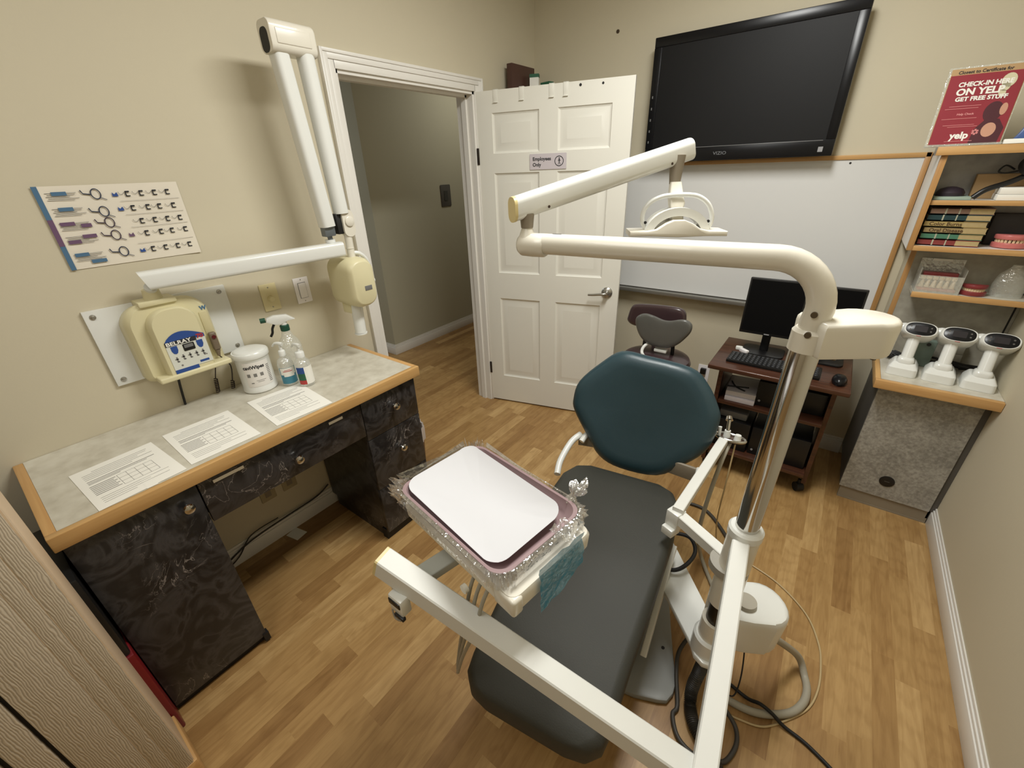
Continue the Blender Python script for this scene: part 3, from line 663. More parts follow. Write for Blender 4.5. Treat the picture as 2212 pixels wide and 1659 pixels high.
pm = wrap(MB(), .0630, 0, AW, [(-.038+.024*k, -.026+.024*k, .074, .088) for k in range(3)]+[(-.01, .026, .056, .0575), (-.006, .018, .050, .0515), (-.03, -.02, .046, .050)]+[(.040, .054, .04+.007*k, .043+.007*k) for k in range(11)], Mw)
obj('printed_symbols', pm, M_ink, wc)

def bottle(name, label, loc, prof, parts, group=None):
    t = thing(name, label, 'bottle', loc, group)
    M = Matrix.Translation(loc)
    obj('bottle_body', MB()._add(MB().lathe(prof, 32).bm, M), M_clearp, t)
    parts(t, M); return t
def pump(t, M, z, ang, col=M_enamel, r=.016):
    m = MB()._add(MB().lathe([(r, z), (r*1.02, z+.020), (r*.85, z+.024), (.006, z+.026), (.0045, z+.045), (.0045, z+.048)], 24).bm, M)
    d = Vector((math.cos(ang), math.sin(ang), 0)); p = M.translation+Vector((0, 0, z+.050))
    m.tube([p-d*.012, p+d*.005+Vector((0, 0, .004)), p+d*.022+Vector((0, 0, .002)), p+d*.034-Vector((0, 0, .010))], .006, smooth=4, radii=lambda u: .0085-.005*u)
    obj('pump', m, col, t)
def p1(t, M):
    pump(t, M, .128, math.radians(-150), r=.013)
    obj('label', wrap(MB(), .0312, 0, AW, [(-.036, .036, .012, .083)], M), mat('turquoise_label', rgb(62, 128, 150), .4), t)
    obj('white_label_area', wrap(MB(), .0315, 0, AW, [(-.032, .030, .052, .082), (-.020, .022, .044, .054)], M), M_paper, t)
    obj('dark_lettering', wrap(MB(), .0318, 0, AW, [(-.020, .016, .066, .069), (-.014, .010, .072, .074)], M), M_inkred, t)
bottle('sanitizer_pump_bottle', 'small clear pump bottle with turquoise label, left of the two pump bottles', (.190, -1.972, HD+.0006), [(.026, 0), (.0305, .004), (.031, .01), (.031, .095), (.026, .112), (.014, .122), (.013, .13)], p1)
def p2(t, M):
    pump(t, M, .124, math.radians(-165), r=.018)
    obj('label', wrap(MB(), .0312, 0, AW, [(-.004, .040, .012, .088)], M), M_paper, t)
    obj('blue_label', wrap(MB(), .0313, 0, AW, [(-.036, -.004, .060, .088)], M), M_blue, t); obj('green_label', wrap(MB(), .0313, 0, AW, [(-.036, -.004, .030, .060)], M), M_green, t); obj('red_label', wrap(MB(), .0313, 0, AW, [(-.036, -.004, .012, .030)], M), M_inkred, t)
bottle('sanitizer_pump_bottle', 'clear pump bottle with rainbow and white label, right of the two pump bottles', (.258, -1.935, HD+.0006), [(.026, 0), (.0305, .004), (.031, .01), (.031, .095), (.026, .110), (.019, .118), (.018, .126)], p2)
def p3(t, M):
    m = MB()._add(MB().lathe([(.016, .205), (.018, .207), (.018, .228), (.014, .232)], 20).bm, M); obj('green_collar', m, M_greenp, t)
    Mq = M @ Matrix.Rotation(math.radians(68), 4, 'Z')
    hd2 = MB(); hd2.prism([(-.062, .255), (-.058, .268), (-.03, .276), (.018, .272), (.046, .250), (.02, .248), (-.012, .236), (-.03, .238)], -.014, .014, Mq @ Matrix.Rotation(PI/2, 4, 'X'), bev=.003); hd2._add(MB().lathe([(.013, .230), (.013, .246)]).bm, M)
    obj('sprayer_head', hd2, M_enamel, t)
    obj('nozzle', MB().cyl(Mq @ Vector((-.062, 0, .262)), Mq @ Vector((-.082, 0, .262)), .010), M_greenp, t)
    obj('trigger', MB().tube([Mq @ Vector(p) for p in ((-.035, 0, .240), (-.046, 0, .222), (-.050, 0, .205), (-.060, 0, .190))], .005, smooth=4), M_blk, t)
bottle('spray_bottle', 'tall clear spray bottle with white and green trigger head behind two pump bottles', (.128, -1.905, HD+.0006), [(.040, 0), (.045, .006), (.045, .135), (.038, .160), (.024, .180), (.019, .195), (.016, .208)], p3)

# under the desk
tag(obj('cable', MB().tube([(.018, -2.45, .03), (.020, -2.30, .09), (.020, -2.10, .105), (.019, -1.95, .11), (.018, -1.87, .14)], .004, smooth=6).tube([(.03, -2.46, .012), (.025, -2.36, .05), (.019, -2.28, .12), (.019, -2.15, .125)], .003, smooth=6), M_hosed), 'thin dark cable running along the baseboard under the desk', 'cable')
ol = thing('outlet_plate', 'beige outlet plates low on the wall in the kneehole of the desk', 'outlet', (0.0, -2.08, .25))
for y in (-2.15, -2.045): obj('plate', MB().prism(rect(.07, .114, .003), 0, .005, F_left(y, .29, .0005), bev=.001), mat('beige_outlet', rgb(168, 156, 126), .5), ol); obj('socket', MB().box(-.014, .014, -.036, .036, .005, .007, .001, M=F_left(y, .29, .0005)), M_tan, ol)
tag(obj('paper_scrap', MB().box(-.03, .05, -.035, .025, 0, .001, M=F_top(.045, -2.105, .0005, 12)), M_paper), 'white paper square lying on the floor under the desk', 'paper scrap')
# trash bin beside the far pedestal
tb = thing('waste_bin', 'brown waste bin with pale liner beside the far end of the desk', 'bin', (.17, -1.43, 0))
Mt = Matrix.Translation((.17, -1.432, 0))
obj('bin_body', MB()._add(MB().lathe([(.085, 0), (.088, .004), (.105, .30), (.102, .302), (.085, .01), (0, .01)], 28).bm, Mt), mat('brown_bin_plastic', rgb(112, 84, 58), .5), tb)
ln_ = MB(); t = bmesh.new(); n = 48; R_ = []
for (r, z, w) in ((.098, .27, .0), (.1065, .235, .004), (.109, .30, .003), (.107, .322, .004), (.100, .318, .002), (.096, .22, .002)):
    R_.append([t.verts.new(((r+w*math.sin(k*2.4))*math.cos(2*PI*k/n), (r+w*math.sin(k*2.4))*math.sin(2*PI*k/n), z+w*math.cos(k*1.7))) for k in range(n)])
for A_, B_ in zip(R_[1:], R_[2:]):
    for k in range(n): t.faces.new((A_[k], A_[(k+1) % n], B_[(k+1) % n], B_[k]))
ln_._add(t, Mt); obj('bin_liner', ln_, mat('translucent_bin_liner', rgb(196, 188, 184), .3), tb)

# foreground textured panel (cabinet end) and the red bin behind it
fp = thing('textured_side_panel', 'taupe wood-grain embossed panel with peach edge in the near left corner', 'panel', (.66, -3.4, 0))
pf = MB(); ys = [-4.35, -3.03, -3.0275, -2.958, -2.9455, -2.835, -2.8325, -2.8225, -2.820, -2.786]
for (y0, y1, gap) in ((-4.35, -3.010, 0), (-3.000, -2.9505, 0), (-2.9425, -2.8550, 0), (-2.8538, -2.8245, 0), (-2.8233, -2.790, 0)):
    pf.box(.745, .758, y0, y1, .07, 1.5, .0012)
obj('grooved_face', pf, M_panel, fp)
obj('groove_backing', MB().box(.7255, .7452, -4.35, -2.91, .07, 1.5), M_dark, fp); obj('face_core', MB().box(.7255, .7565, -2.93, -2.7905, .07, 1.499), M_peach, fp)
obj('edge_board', MB().box(.565, .7255, -4.35, -2.787, .09, 1.5, .002).box(.7255, .752, -2.7899, -2.787, .09, 1.5), M_peach, fp)
obj('wood_plinth', MB().box(.565, .760, -4.35, -2.780, 0, .09, .004), M_maplex, fp)
rb = thing('red_bin', 'dark red plastic bin standing in the gap behind the near end of the desk', 'bin', (.37, -2.93, 0))
obj('bin_body', MB().box(.22, .560, -3.10, -2.771, 0, .40, .006), M_red, rb)
obj('bin_lid', MB().box(.22, .552, -3.10, -2.775, .40, .72, .006), M_blk, rb)

# ------------------------------------------------------------------ back wall
wb = thing('whiteboard', 'wide whiteboard with thin oak frame and metal tray on the back wall', 'whiteboard', (1.25, YB-.008, .86))
obj('board', MB().box(.30, 2.140, YB-.014, YB-.001, .865, 1.618), M_wboard, wb)
fr = MB(); fr.box(.29, 2.158, YB-.020, YB-.001, 1.612, 1.632, .002); obj('top_frame', fr, M_maplex, wb)
obj('side_frame', MB().box(2.138, 2.160, YB-.020, YB-.001, .85, 1.632, .002), M_maplez, wb)
obj('tray', MB().box(.30, 2.138, YB-.085, YB-.001, .852, .860, .001).box(.30, 2.138, YB-.087, YB-.084, .846, .868, .001), mat('aluminium_tray', rgb(150, 148, 142), .35, .7), wb)
obj('screw', MB()._add(MB().lathe([(.005, 0), (.004, .002), (0, .002)], 12).bm, F_back(1.867, 1.597, YB-.014)), M_dark, wb)
tag(obj('wall_anchor', MB()._add(MB().lathe([(.010, 0), (.009, .004), (.004, .004), (.003, .001), (0, .001)], 14).bm, F_back(.583, 2.318, YB)), mat('dark_anchor_brown', rgb(70, 56, 40), .6)), 'small dark wall anchor left in the back wall beside the television', 'wall anchor')

tv = thing('television', 'large black flat screen television mounted above the whiteboard', 'television', (1.32, .12, 1.635))
TX0, TX1, TZ0, TZ1, TY = .855, 1.785, 1.633, 2.228, .10
obj('casing', MB().box(TX0, TX1, TY, TY+.03, TZ0, TZ1, .004).box(TX0+.12, TX1-.12, TY+.03, TY+.07, TZ0+.08, TZ1-.08, .01).box(1.2, 1.45, TY+.07, YB-.001, 1.80, 2.0), M_blkg, tv)
bz = MB(); bz.box(TX0, TX1, TY-.008, TY, TZ1-.045, TZ1, .003); bz.box(TX0, TX1, TY-.008, TY, TZ0, TZ0+.070, .003); bz.box(TX0, TX0+.040, TY-.008, TY, TZ0+.070, TZ1-.045, .002); bz.box(TX1-.040, TX1, TY-.008, TY, TZ0+.070, TZ1-.045, .002)
obj('bezel', bz, M_blkg, tv)
obj('screen', MB().box(TX0+.038, TX1-.038, TY-.004, TY+.001, TZ0+.068, TZ1-.043), M_screen, tv)
obj('bezel_highlight_strip', MB().box(TX0+.25, TX1-.05, TY-.0095, TY-.0075, TZ0+.066, TZ0+.0685), M_greybox, tv)
text('lettering', 'VIZIO', .022, F_back(1.275, TZ0+.026, TY-.0085), mat('silver_print', rgb(120, 122, 126), .4), tv, align='CENTER', sx=1.2)
obj('corner_sticker', MB().box(TX1-.062, TX1-.042, TY-.009, TY-.0078, TZ0+.018, TZ0+.040), M_silver, tv)
bt = MB()
for k in range(5): bt.box(TX0+.012, TX0+.018, TY-.009, TY-.0078, TZ0+.10+.055*k, TZ0+.112+.055*k)
obj('side_buttons', bt, M_greybox, tv)

# corner shelf with book and boxes behind the door
cf = thing('corner_shelf', 'small corner shelf hidden behind the top of the open door', 'shelf', (.14, .06, 1.95))
obj('board', MB().prism([(0.001, YB-.001), (.36, YB-.001), (.36, .05), (.2, -.22), (0.001, -.22)], 1.95, 1.965), M_door, cf)
tag(obj('brown_binder', MB().box(.035, .075, -.16, .085, 1.9665, 2.195, .003), mat('brown_leatherette', rgb(74, 48, 40), .45)), 'brown binder standing in the corner above the open door', 'binder')
gb = thing('small_carton', 'small green and white carton leaning on the brown binder above the door', 'box', (.145, 0, 1.9665))
obj('carton', MB().box(-.028, .028, -.02, .02, 0, .165, M=F_top(.125, .01, 1.9665, 25)), M_paper, gb); obj('green_lid', MB().box(-.029, .029, -.021, .021, .165, .183, M=F_top(.125, .01, 1.9665, 25)), M_green, gb)
gb = thing('small_carton', 'lower green and white carton right of the taller carton above the door', 'box', (.225, .0, 1.9665))
obj('carton', MB().box(-.035, .035, -.02, .02, 0, .120, M=F_top(.205, .03, 1.9665, -10)), M_paper, gb); obj('green_lid', MB().box(-.036, .036, -.021, .021, .12, .135, M=F_top(.205, .03, 1.9665, -10)), M_green, gb)

# wall outlet with plug near the cart
wo = thing('wall_outlet', 'white wall outlet with plug on back wall left of the computer cart', 'outlet', (1.385, YB, .27))
obj('plate', MB().prism(rect(.075, .12, .003), 0, .005, F_back(1.385, .325, YB-.0005), bev=.001), M_switchw, wo); obj('plug', MB().box(-.018, .018, -.02, .02, .005, .03, .004, M=F_back(1.385, .345, YB-.0005)), M_blk, wo)

# assistant stool -----------------------------------------------------------
st = thing('assistant_stool', 'brown upholstered assistant stool with worn grey torso cushion behind the dental chair', 'stool', (1.22, -.30, 0))
obj('seat', MB()._add(MB().lathe([(0, .585), (.16, .585), (.185, .600), (.190, .620), (.180, .640), (.150, .650), (0, .655)], 40).bm, Matrix.Translation((1.235, -.42, 0))), M_brown, st)
obj('backrest', MB().pillow([(.985, -.25, .80), (1.003, -.25, .858), (1.043, -.25, .878), (1.156, -.25, .889), (1.263, -.25, .891), (1.31, -.25, .876), (1.325, -.25, .838), (1.322, -.25, .79), (1.26, -.25, .758), (1.14, -.25, .745), (1.03, -.25, .742), (.985, -.25, .765)], (0, -1, .1), .05), M_brown, st)
gc = [(1.096, -.42, .84), (1.114, -.42, .868), (1.148, -.42, .882), (1.195, -.42, .876), (1.248, -.42, .862), (1.291, -.42, .864), (1.339, -.42, .879), (1.376, -.42, .880), (1.402, -.42, .858), (1.401, -.42, .819), (1.378, -.42, .778), (1.346, -.42, .738), (1.306, -.42, .710), (1.25, -.42, .698), (1.19, -.42, .706), (1.14, -.42, .735), (1.108, -.42, .785)]
obj('torso_cushion', MB().pillow(gc, (0, -1, .25), .045), M_greycush, st)
obj('cushion_bracket', MB().tube([(1.20, -.40, .715), (1.17, -.43, .700), (1.160, -.45, .672), (1.175, -.46, .648), (1.20, -.42, .620)], .009, smooth=5).box(1.22, 1.29, -.43, -.40, .672, .69, .004), M_enamel, st)
obj('support_bar', MB().tube([(1.15, -.235, .77), (1.15, -.215, .60), (1.18, -.30, .56), (1.235, -.40, .57)], .012, smooth=5).tube([(1.30, -.405, .78), (1.31, -.38, .70), (1.30, -.37, .60), (1.25, -.42, .575)], .010, smooth=5), M_blk, st)
obj('gas_column', MB().cyl((1.235, -.42, .10), (1.235, -.42, .59), .022), M_blk, st)
for k in range(5):
    a2 = 2*PI*k/5+.3; e_ = (1.235+.25*math.cos(a2), -.42+.25*math.sin(a2))
    lg = obj('base_leg', MB().tube([(1.235, -.42, .12), (1.235+.12*math.cos(a2), -.42+.12*math.sin(a2), .10), (*e_, .065)], .016, smooth=3), M_blk, st)
    obj('caster', MB().cyl((e_[0]-.012, e_[1], .026), (e_[0]+.012, e_[1], .026), .0255), M_rub, lg)
tag(obj('folded_cable', MB().tube([(.99, .1, .02), (.985, .08, .3), (1.0, .07, .62)], .012, smooth=5), M_rub), 'black cable hanging between the door edge and the stool', 'cable')

# computer cart -------------------------------------------------------------
ZC = .69; CX0, CX1, CY0, CY1 = 1.527, 2.128, -.487, -.02
ct = thing('computer_cart', 'dark cherry computer cart on casters beneath the whiteboard', 'cart', (1.83, -.25, 0))
obj('top_board', MB().box(CX0, CX1, CY0, CY1, ZC-.024, ZC, .005, 3), M_cherry, ct)
obj('side_panel', MB().box(1.575, 1.595, -.40, -.06, .07, ZC-.024).box(1.575, 1.595, -.42, -.38, .07, ZC-.024), M_cherry, ct)
obj('side_panel', MB().box(2.072, 2.092, -.36, -.06, .07, ZC-.024), M_cherry, ct)
for z in (.445, .285, .135)[0:1]+(.135,):
    obj('shelf', MB().box(1.595, 2.072, -.41, -.06, z, z+.020, .003), M_cherry, ct)
for (x, y) in ((1.60, -.36), (2.065, -.33), (1.60, -.09), (2.065, -.09)):
    obj('caster', MB().cyl((x-.012, y-.012, .026), (x+.016, y+.008, .026), .0255).cyl((x, y, .04), (x, y, .072), .008), M_rub, ct)
def monitor(x0, x1, z0, z1, y, label, deg):
    t_ = thing('monitor', label, 'monitor', ((x0+x1)/2, y, ZC+.0006)); w = x1-x0; hh = z1-z0
    M = frame(((x0+x1)/2, y, (z0+z1)/2), (math.cos(math.radians(deg)), math.sin(math.radians(deg)), 0), (0, .06, 1))
    obj('casing', MB().box(-w/2, w/2, -hh/2, hh/2, -.025, 0, .003, M=M), M_blk, t_)
    obj('screen', MB().box(-w/2+.008, w/2-.008, -hh/2+.014, hh/2-.008, -.001, .0006, M=M), M_monscreen, t_)
    obj('logo', MB().box(-.012, .012, -hh/2+.004, -hh/2+.009, 0, .0008, M=M), M_silver, t_)
    obj('stand', MB().box((x0+x1)/2-.02, (x0+x1)/2+.02, y+.04, y+.065, ZC+.006, (z0+z1)/2, .003).box((x0+x1)/2-.02, (x0+x1)/2+.02, y+.02, y+.05, (z0+z1)/2-.03, (z0+z1)/2+.02), M_blk, t_)
    obj('stand_foot', MB().prism(rect(.20, .15, .03), ZC+.0006, ZC+.010, Matrix.Translation(((x0+x1)/2, y+.04, 0)), bev=.002), M_blk, t_)
monitor(1.600, 1.862, .800, 1.090, -.215, 'nearer black computer monitor facing the room on the cart', 0)
monitor(1.885, 2.088, .86, 1.072, -.17, 'second black monitor at the right of the cart behind the lamp post', 0)
kb = thing('keyboard', 'black computer keyboard on the cherry cart', 'keyboard', (1.79, -.37, ZC+.0006))
Mk = F_top(1.80, -.345, ZC+.0006, -1)
obj('case', MB().box(-.205, .205, -.066, .066, 0, .016, .003, M=Mk), M_blk, kb)
for r_ in range(5):
    for c_ in range(18):
        pass
ks = MB()
for r_ in range(5):
    for c_ in range(20): ks.box(-.198+.0198*c_, -.198+.0198*c_+.0165, -.058+.0235*r_, -.058+.0235*r_+.019, .014, .020, .002, 1, M=Mk)
obj('keys', ks, mat('charcoal_keys', rgb(38, 39, 42), .45), kb)
ms = thing('computer_mouse', 'black glossy mouse at the right front of the cart', 'mouse', (2.075, -.385, ZC+.0006))
obj('body', MB().loft([[Vector((2.078+.030*k*math.cos(a2), -.392+.050*k*math.sin(a2)*1.0, ZC+.001+zz)) for a2 in [2*PI*j/20 for j in range(20)]] for k, zz in ((.9, 0), (1, .008), (.95, .020), (.75, .030), (.4, .035), (.05, .036))]), M_blkg, ms)
wg = thing('handheld_adapter', 'small white handheld adapter lying on the cart beside the keyboard', 'adapter', (1.63, -.22, ZC+.0006))
obj('body', MB().box(-.026, .026, -.011, .011, 0, .020, .004, M=F_top(1.648, -.235, ZC+.0006, -40)), M_switchw, wg)
obj('clip', MB().box(-.018, .018, -.010, .010, 0, .022, .006, M=F_top(1.618, -.205, ZC+.0006, 5)), M_enamel, wg)
# stuff on the cart shelves
def zsh(i): return (.4656, .1556)[i]
tag(obj('white_carton', MB().box(-.072, .072, -.11, .11, 0, .026, .002, M=F_top(1.694, -.285, zsh(0)+.0003, 1)), mat('white_carton_print', rgb(206, 200, 206), .5)), 'flat white box under the other white box on the cart shelf', 'box', 'white boxes on the cart shelf')
o = tag(obj('white_carton', MB().box(-.072, .072, -.11, .11, 0, .028, .002, M=F_top(1.688, -.275, zsh(0)+.0275, 4)), mat('white_carton_print_b', rgb(196, 192, 196), .5)), 'flat white box on top of the stack with folded glasses on the cart shelf', 'box', 'white boxes on the cart shelf')
gl = MB(); gl.tube([(1.63, -.27, zsh(0)+.060), (1.66, -.33, zsh(0)+.060), (1.71, -.36, zsh(0)+.060)], .004, smooth=3).tube([(1.62, -.34, zsh(0)+.060), (1.67, -.33, zsh(0)+.062), (1.72, -.31, zsh(0)+.060)], .004, smooth=3)
tag(obj('eyeglasses', gl, M_blk), 'folded dark eyeglasses on the white boxes in the cart', 'glasses')
def pc(x0, x1, y0, y1, z, hh, label):
    p = thing('computer_tower', label, 'computer', ((x0+x1)/2, (y0+y1)/2, z)); obj('case', MB().box(x0, x1, y0, y1, z+.0004, z+hh, .003), M_blk, p); obj('power_button', MB()._add(MB().lathe([(.006, 0), (.006, .002), (0, .002)], 12).bm, F_back(x0+.02, z+.03, y0)), M_silver, p)
pc(1.765, 1.875, -.37, -.08, zsh(0), .14, 'black computer case on the middle shelf of the cart, left of the lamp post')
pc(1.90, 2.065, -.33, -.08, zsh(0), .12, 'black computer case on the middle shelf of the cart, right of the lamp post')
pc(1.79, 2.06, -.36, -.08, zsh(1), .17, 'wide black computer case on the bottom shelf of the cart')
tag(obj('grey_device', MB().box(1.61, 1.75, -.34, -.14, .335, .375, .006), M_greybox), 'grey box-shaped device sitting low in the cart', 'device')
tag(obj('black_box', MB().box(1.605, 1.78, -.37, -.1, zsh(1)+.0005, .334, .004), M_blk), 'black equipment box on the bottom cart shelf under the grey device', 'box')

# right counter unit -------------------------------------------------------
lc = thing('counter_cabinet', 'grey speckled counter cabinet with black grommet in the right corner', 'cabinet', (2.42, -.03, 0))
obj('front_panel', MB().box(2.237, 2.592, -.270, -.252, .075, .678), M_grey, lc)
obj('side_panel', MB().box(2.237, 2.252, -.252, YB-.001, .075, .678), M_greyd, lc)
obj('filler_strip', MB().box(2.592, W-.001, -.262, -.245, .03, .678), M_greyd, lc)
obj('toe_kick', MB().box(2.245, 2.600, -.262, -.24, 0.0, .075).box(2.245, 2.60, -.264, -.262, 0, .008), mat('grey_beige_toe_kick', rgb(138, 128, 110), .6), lc)
gm = MB()._add(MB().lathe([(.030, 0), (.030, .003), (.026, .004), (0, .004)], 28).bm, F_back(2.405, .176, -.270)); obj('cable_grommet', gm, M_blk, lc)
obj('grommet_slot', MB().box(-.010, .010, -.0015, .0015, .004, .0045, M=F_back(2.405, .176, -.270)), M_greyd, lc)
cn = thing('countertop', 'pale stone laminate countertop with wood edge over the grey cabinet', 'countertop', (2.4, -.03, .68))
obj('laminate_top', MB().box(2.225, W-.001, -.325, 0.019, .706, .724), M_lam, cn)
obj('wood_edge', MB().box(2.205, W-.001, -.350, -.325, .684, .7246, .003), M_maplex, cn)
obj('wood_side_edge', MB().box(2.205, 2.225, -.325, 0.019, .684, .7246, .003), M_maple, cn)
bs = thing('backsplash_panel', 'grey stone laminate backsplash panel with wood side strip behind the handheld units', 'panel', (2.4, .1, .70))
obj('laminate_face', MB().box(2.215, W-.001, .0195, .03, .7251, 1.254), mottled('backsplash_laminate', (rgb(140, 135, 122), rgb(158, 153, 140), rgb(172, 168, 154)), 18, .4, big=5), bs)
obj('wood_strip', MB().box(2.196, 2.216, .018, .032, .7251, 1.254, .001), M_maplez, bs)
obj('core', MB().box(2.198, W-.001, .032, YB-.001, .7251, 1.254), M_wall, bs)
obj('corner_joint', MB().box(2.598, 2.604, .0185, .0196, .7251, 1.085), M_dark, bs)
# hutch shelves
hu = thing('shelf_hutch', 'wall shelf hutch with honey wood edges and grey laminate back above the counter', 'shelf', (2.38, .03, 1.05))
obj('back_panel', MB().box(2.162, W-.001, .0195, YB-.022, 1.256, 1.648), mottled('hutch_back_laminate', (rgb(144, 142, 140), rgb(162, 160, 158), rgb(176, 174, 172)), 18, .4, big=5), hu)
obj('side_board', MB().box(2.161, 2.177, -.130, YB-.022, 1.2565, 1.617), M_trim, hu)
obj('side_edge', MB().box(2.160, 2.180, -.150, -.130, 1.256, 1.6175, .001), M_maplez, hu)
for (z0, z1, y0, nm) in ((1.618, 1.648, -.165, 'top_shelf'), (1.436, 1.454, -.135, 'shelf'), (1.256, 1.276, -.150, 'shelf')):
    s_ = obj(nm, MB().box(2.1625 if nm == 'top_shelf' else 2.178, W-.001, y0+.015, .0195, z0+.001, z1-.0005), M_trim, hu)
    obj('wood_edge', MB().box(2.140 if nm == 'top_shelf' else 2.180, W-.001, y0, y0+.015, z0, z1, .001), M_maplex, s_)
s_ = obj('shelf', MB().box(2.240, W-.001, -.115, .0185, 1.058, 1.076), M_lam, hu); obj('wood_edge', MB().box(2.236, W-.001, -.130, -.115, 1.056, 1.078, .001), M_maplex, s_)
# flyer in acrylic holder on top shelf
fl = thing('flyer_holder', 'acrylic holder with a crimson check-in flyer on top of the hutch', 'sign', (2.2, -.08, 1.649))
Mf = frame((2.105, -.105, 1.655), (1, .05, 0), (0, .14, 1))
obj('holder', MB().box(-.004, .215, -.005, .262, -.004, -.0025, M=Mf).box(-.004, .215, -.006, .0, -.02, .012, M=Mf), M_acry, fl)
obj('tan_backing_sheet', MB().box(.004, .212, .0, .256, -.0022, -.0016, M=Mf), M_tanbox, fl)
obj('flyer', MB().box(.006, .210, .0, .235, -.0016, 0, M=Mf), M_magenta, fl)
Mw2 = lambda x, y: Mf @ Matrix.Translation((x, y, .0008))
text('lettering', 'CHECK-IN HERE', .0205, Mw2(.036, .196), M_paper, fl, bold=.0008, sx=1.0, ext=.0002)
text('lettering', 'ON YELP', .0305, Mw2(.036, .168), M_paper, fl, bold=.0012, sx=1.08, ext=.0002)
text('lettering', 'GET FREE STUFF', .019, Mw2(.040, .148), M_paper, fl, bold=.0008, sx=1.05, ext=.0002)
text('lettering', 'yelp', .032, Mw2(.062, .020), M_paper, fl, bold=.0012, ext=.0002)
text('lettering', 'Closest to Certificate for', .0145, Mf @ Matrix.Translation((.024, .239, -.001)), M_inkd, fl, bold=.0003, ext=.0002)
text('lettering', 'Help Check', .010, Mw2(.060, .100), mat('pale_pink_print', rgb(226, 150, 150), .6), fl, bold=.0002, ext=.0002)
ls = MB()
for yy, x0, x1 in ((.130, .03, .12), (.122, .02, .115), (.088, .02, .12), (.066, .03, .12), (.060, .045, .13), (.010, .05, .13)): ls.box(x0, x1, yy, yy+.0016, 0, .0008, M=Mf)
for k in range(6):
    a2 = 2*PI*k/6; ls.box(-.003, .003, .003, .010, 0, .001, M=Mf @ Matrix.Translation((.130, .040, 0)) @ Matrix.Rotation(a2, 4, 'Z'))
obj('printed_lines', ls, mat('pale_pink_lines', rgb(206, 130, 130), .6), fl)
gm = MB()
for (cx, cy, r) in ((.172, .205, .020), (.168, .185, .013), (.165, .165, .010)): gm.prism(circ(cx, cy, r, 18, r*1.15), 0, .0008, Mf)
obj('light_graphic', gm, mat('pale_graphic', rgb(206, 200, 168), .5), fl)
gm = MB(); gm.prism(circ(.160, .105, .026, 20, .034), 0, .0008, Mf); gm.prism([(.12, 0), (.2, 0), (.205, .05), (.185, .08), (.15, .085), (.125, .05)], 0, .0007, Mf)
obj('dark_graphic', gm, mat('dark_wine_print', rgb(74, 30, 40), .5), fl)
gm = MB(); gm.prism(circ(.165, .045, .020, 20, .024), .0008, .0012, Mf); gm.prism(circ(.186, .112, .010, 16, .020), .0008, .0012, Mf)
obj('peach_graphic', gm, mat('peach_print', rgb(196, 148, 124), .5), fl)
bg = thing('blue_pouch', 'blue and white pouch beside the crimson flyer on top of the hutch', 'pouch', (2.42, -.09, 1.649))
obj('pouch', MB().prism([(0, 0), (.14, 0), (.15, .12), (.09, .16), (.04, .10), (.02, .04)], -.012, .012, frame((2.345, -.06, 1.6495), (1, 0, 0), (0, .1, 1)), bev=.005), mat('blue_pouch_film', rgb(70, 96, 150), .3, var=.3, nscale=20), bg)
obj('white_tape', MB().box(2.325, 2.50, -.10, -.082, 1.6495, 1.665, .002), M_paper, bg)
# top compartment
tag(obj('brochure_stack', MB().box(2.19, 2.30, -.11, .012, 1.4545, 1.466, .001), mat('green_white_paper', rgb(150, 168, 156), .6)), 'pale green brochures lying flat on the second hutch shelf', 'papers')
tag(obj('dark_pouch', MB().loft([[Vector((2.240+.045*k*math.cos(a2), -.045+.048*k*math.sin(a2), 1.4665+zz)) for a2 in [2*PI*j/18 for j in range(18)]] for k, zz in ((1, 0), (1.02, .012), (.8, .026), (.3, .034), (.05, .035))]), mat('purple_black_nylon', rgb(44, 34, 44), .5)), 'crumpled dark pouch on the pale green brochures in the hutch', 'pouch')
tag(obj('cardboard_box', MB().box(2.305, 2.46, -.020, .016, 1.4545, 1.545, .002), M_tanbox), 'open tan cardboard box on the second hutch shelf', 'box')
tag(obj('paper_stack', MB().box(2.37, 2.53, -.118, -.025, 1.4545, 1.475, .001).box(2.372, 2.528, -.116, -.027, 1.476, 1.499, .001), M_paper), 'stack of white paper pads at the right of the second hutch shelf', 'papers')
hp = thing('headphones', 'black headset resting over the cardboard box in the hutch', 'headphones', (2.42, -.05, 1.545))
obj('band', MB().tube([(2.305, -.10, 1.462), (2.335, -.095, 1.492), (2.40, -.07, 1.520), (2.47, -.055, 1.565), (2.52, -.05, 1.580)], .010, smooth=5), M_blk, hp)
obj('ear_cup', MB()._add(MB().lathe([(0, 0), (.034, 0), (.038, .012), (.030, .026), (0, .028)], 24).bm, frame((2.435, -.060, 1.570), (1, 0, 0), (0, .4, 1))), M_rub, hp)
obj('cord', MB().tube([(2.40, -.03, 1.56), (2.37, -.04, 1.575), (2.355, -.05, 1.555), (2.375, -.05, 1.548), (2.41, -.05, 1.556)], .003, smooth=5), M_blk, hp)
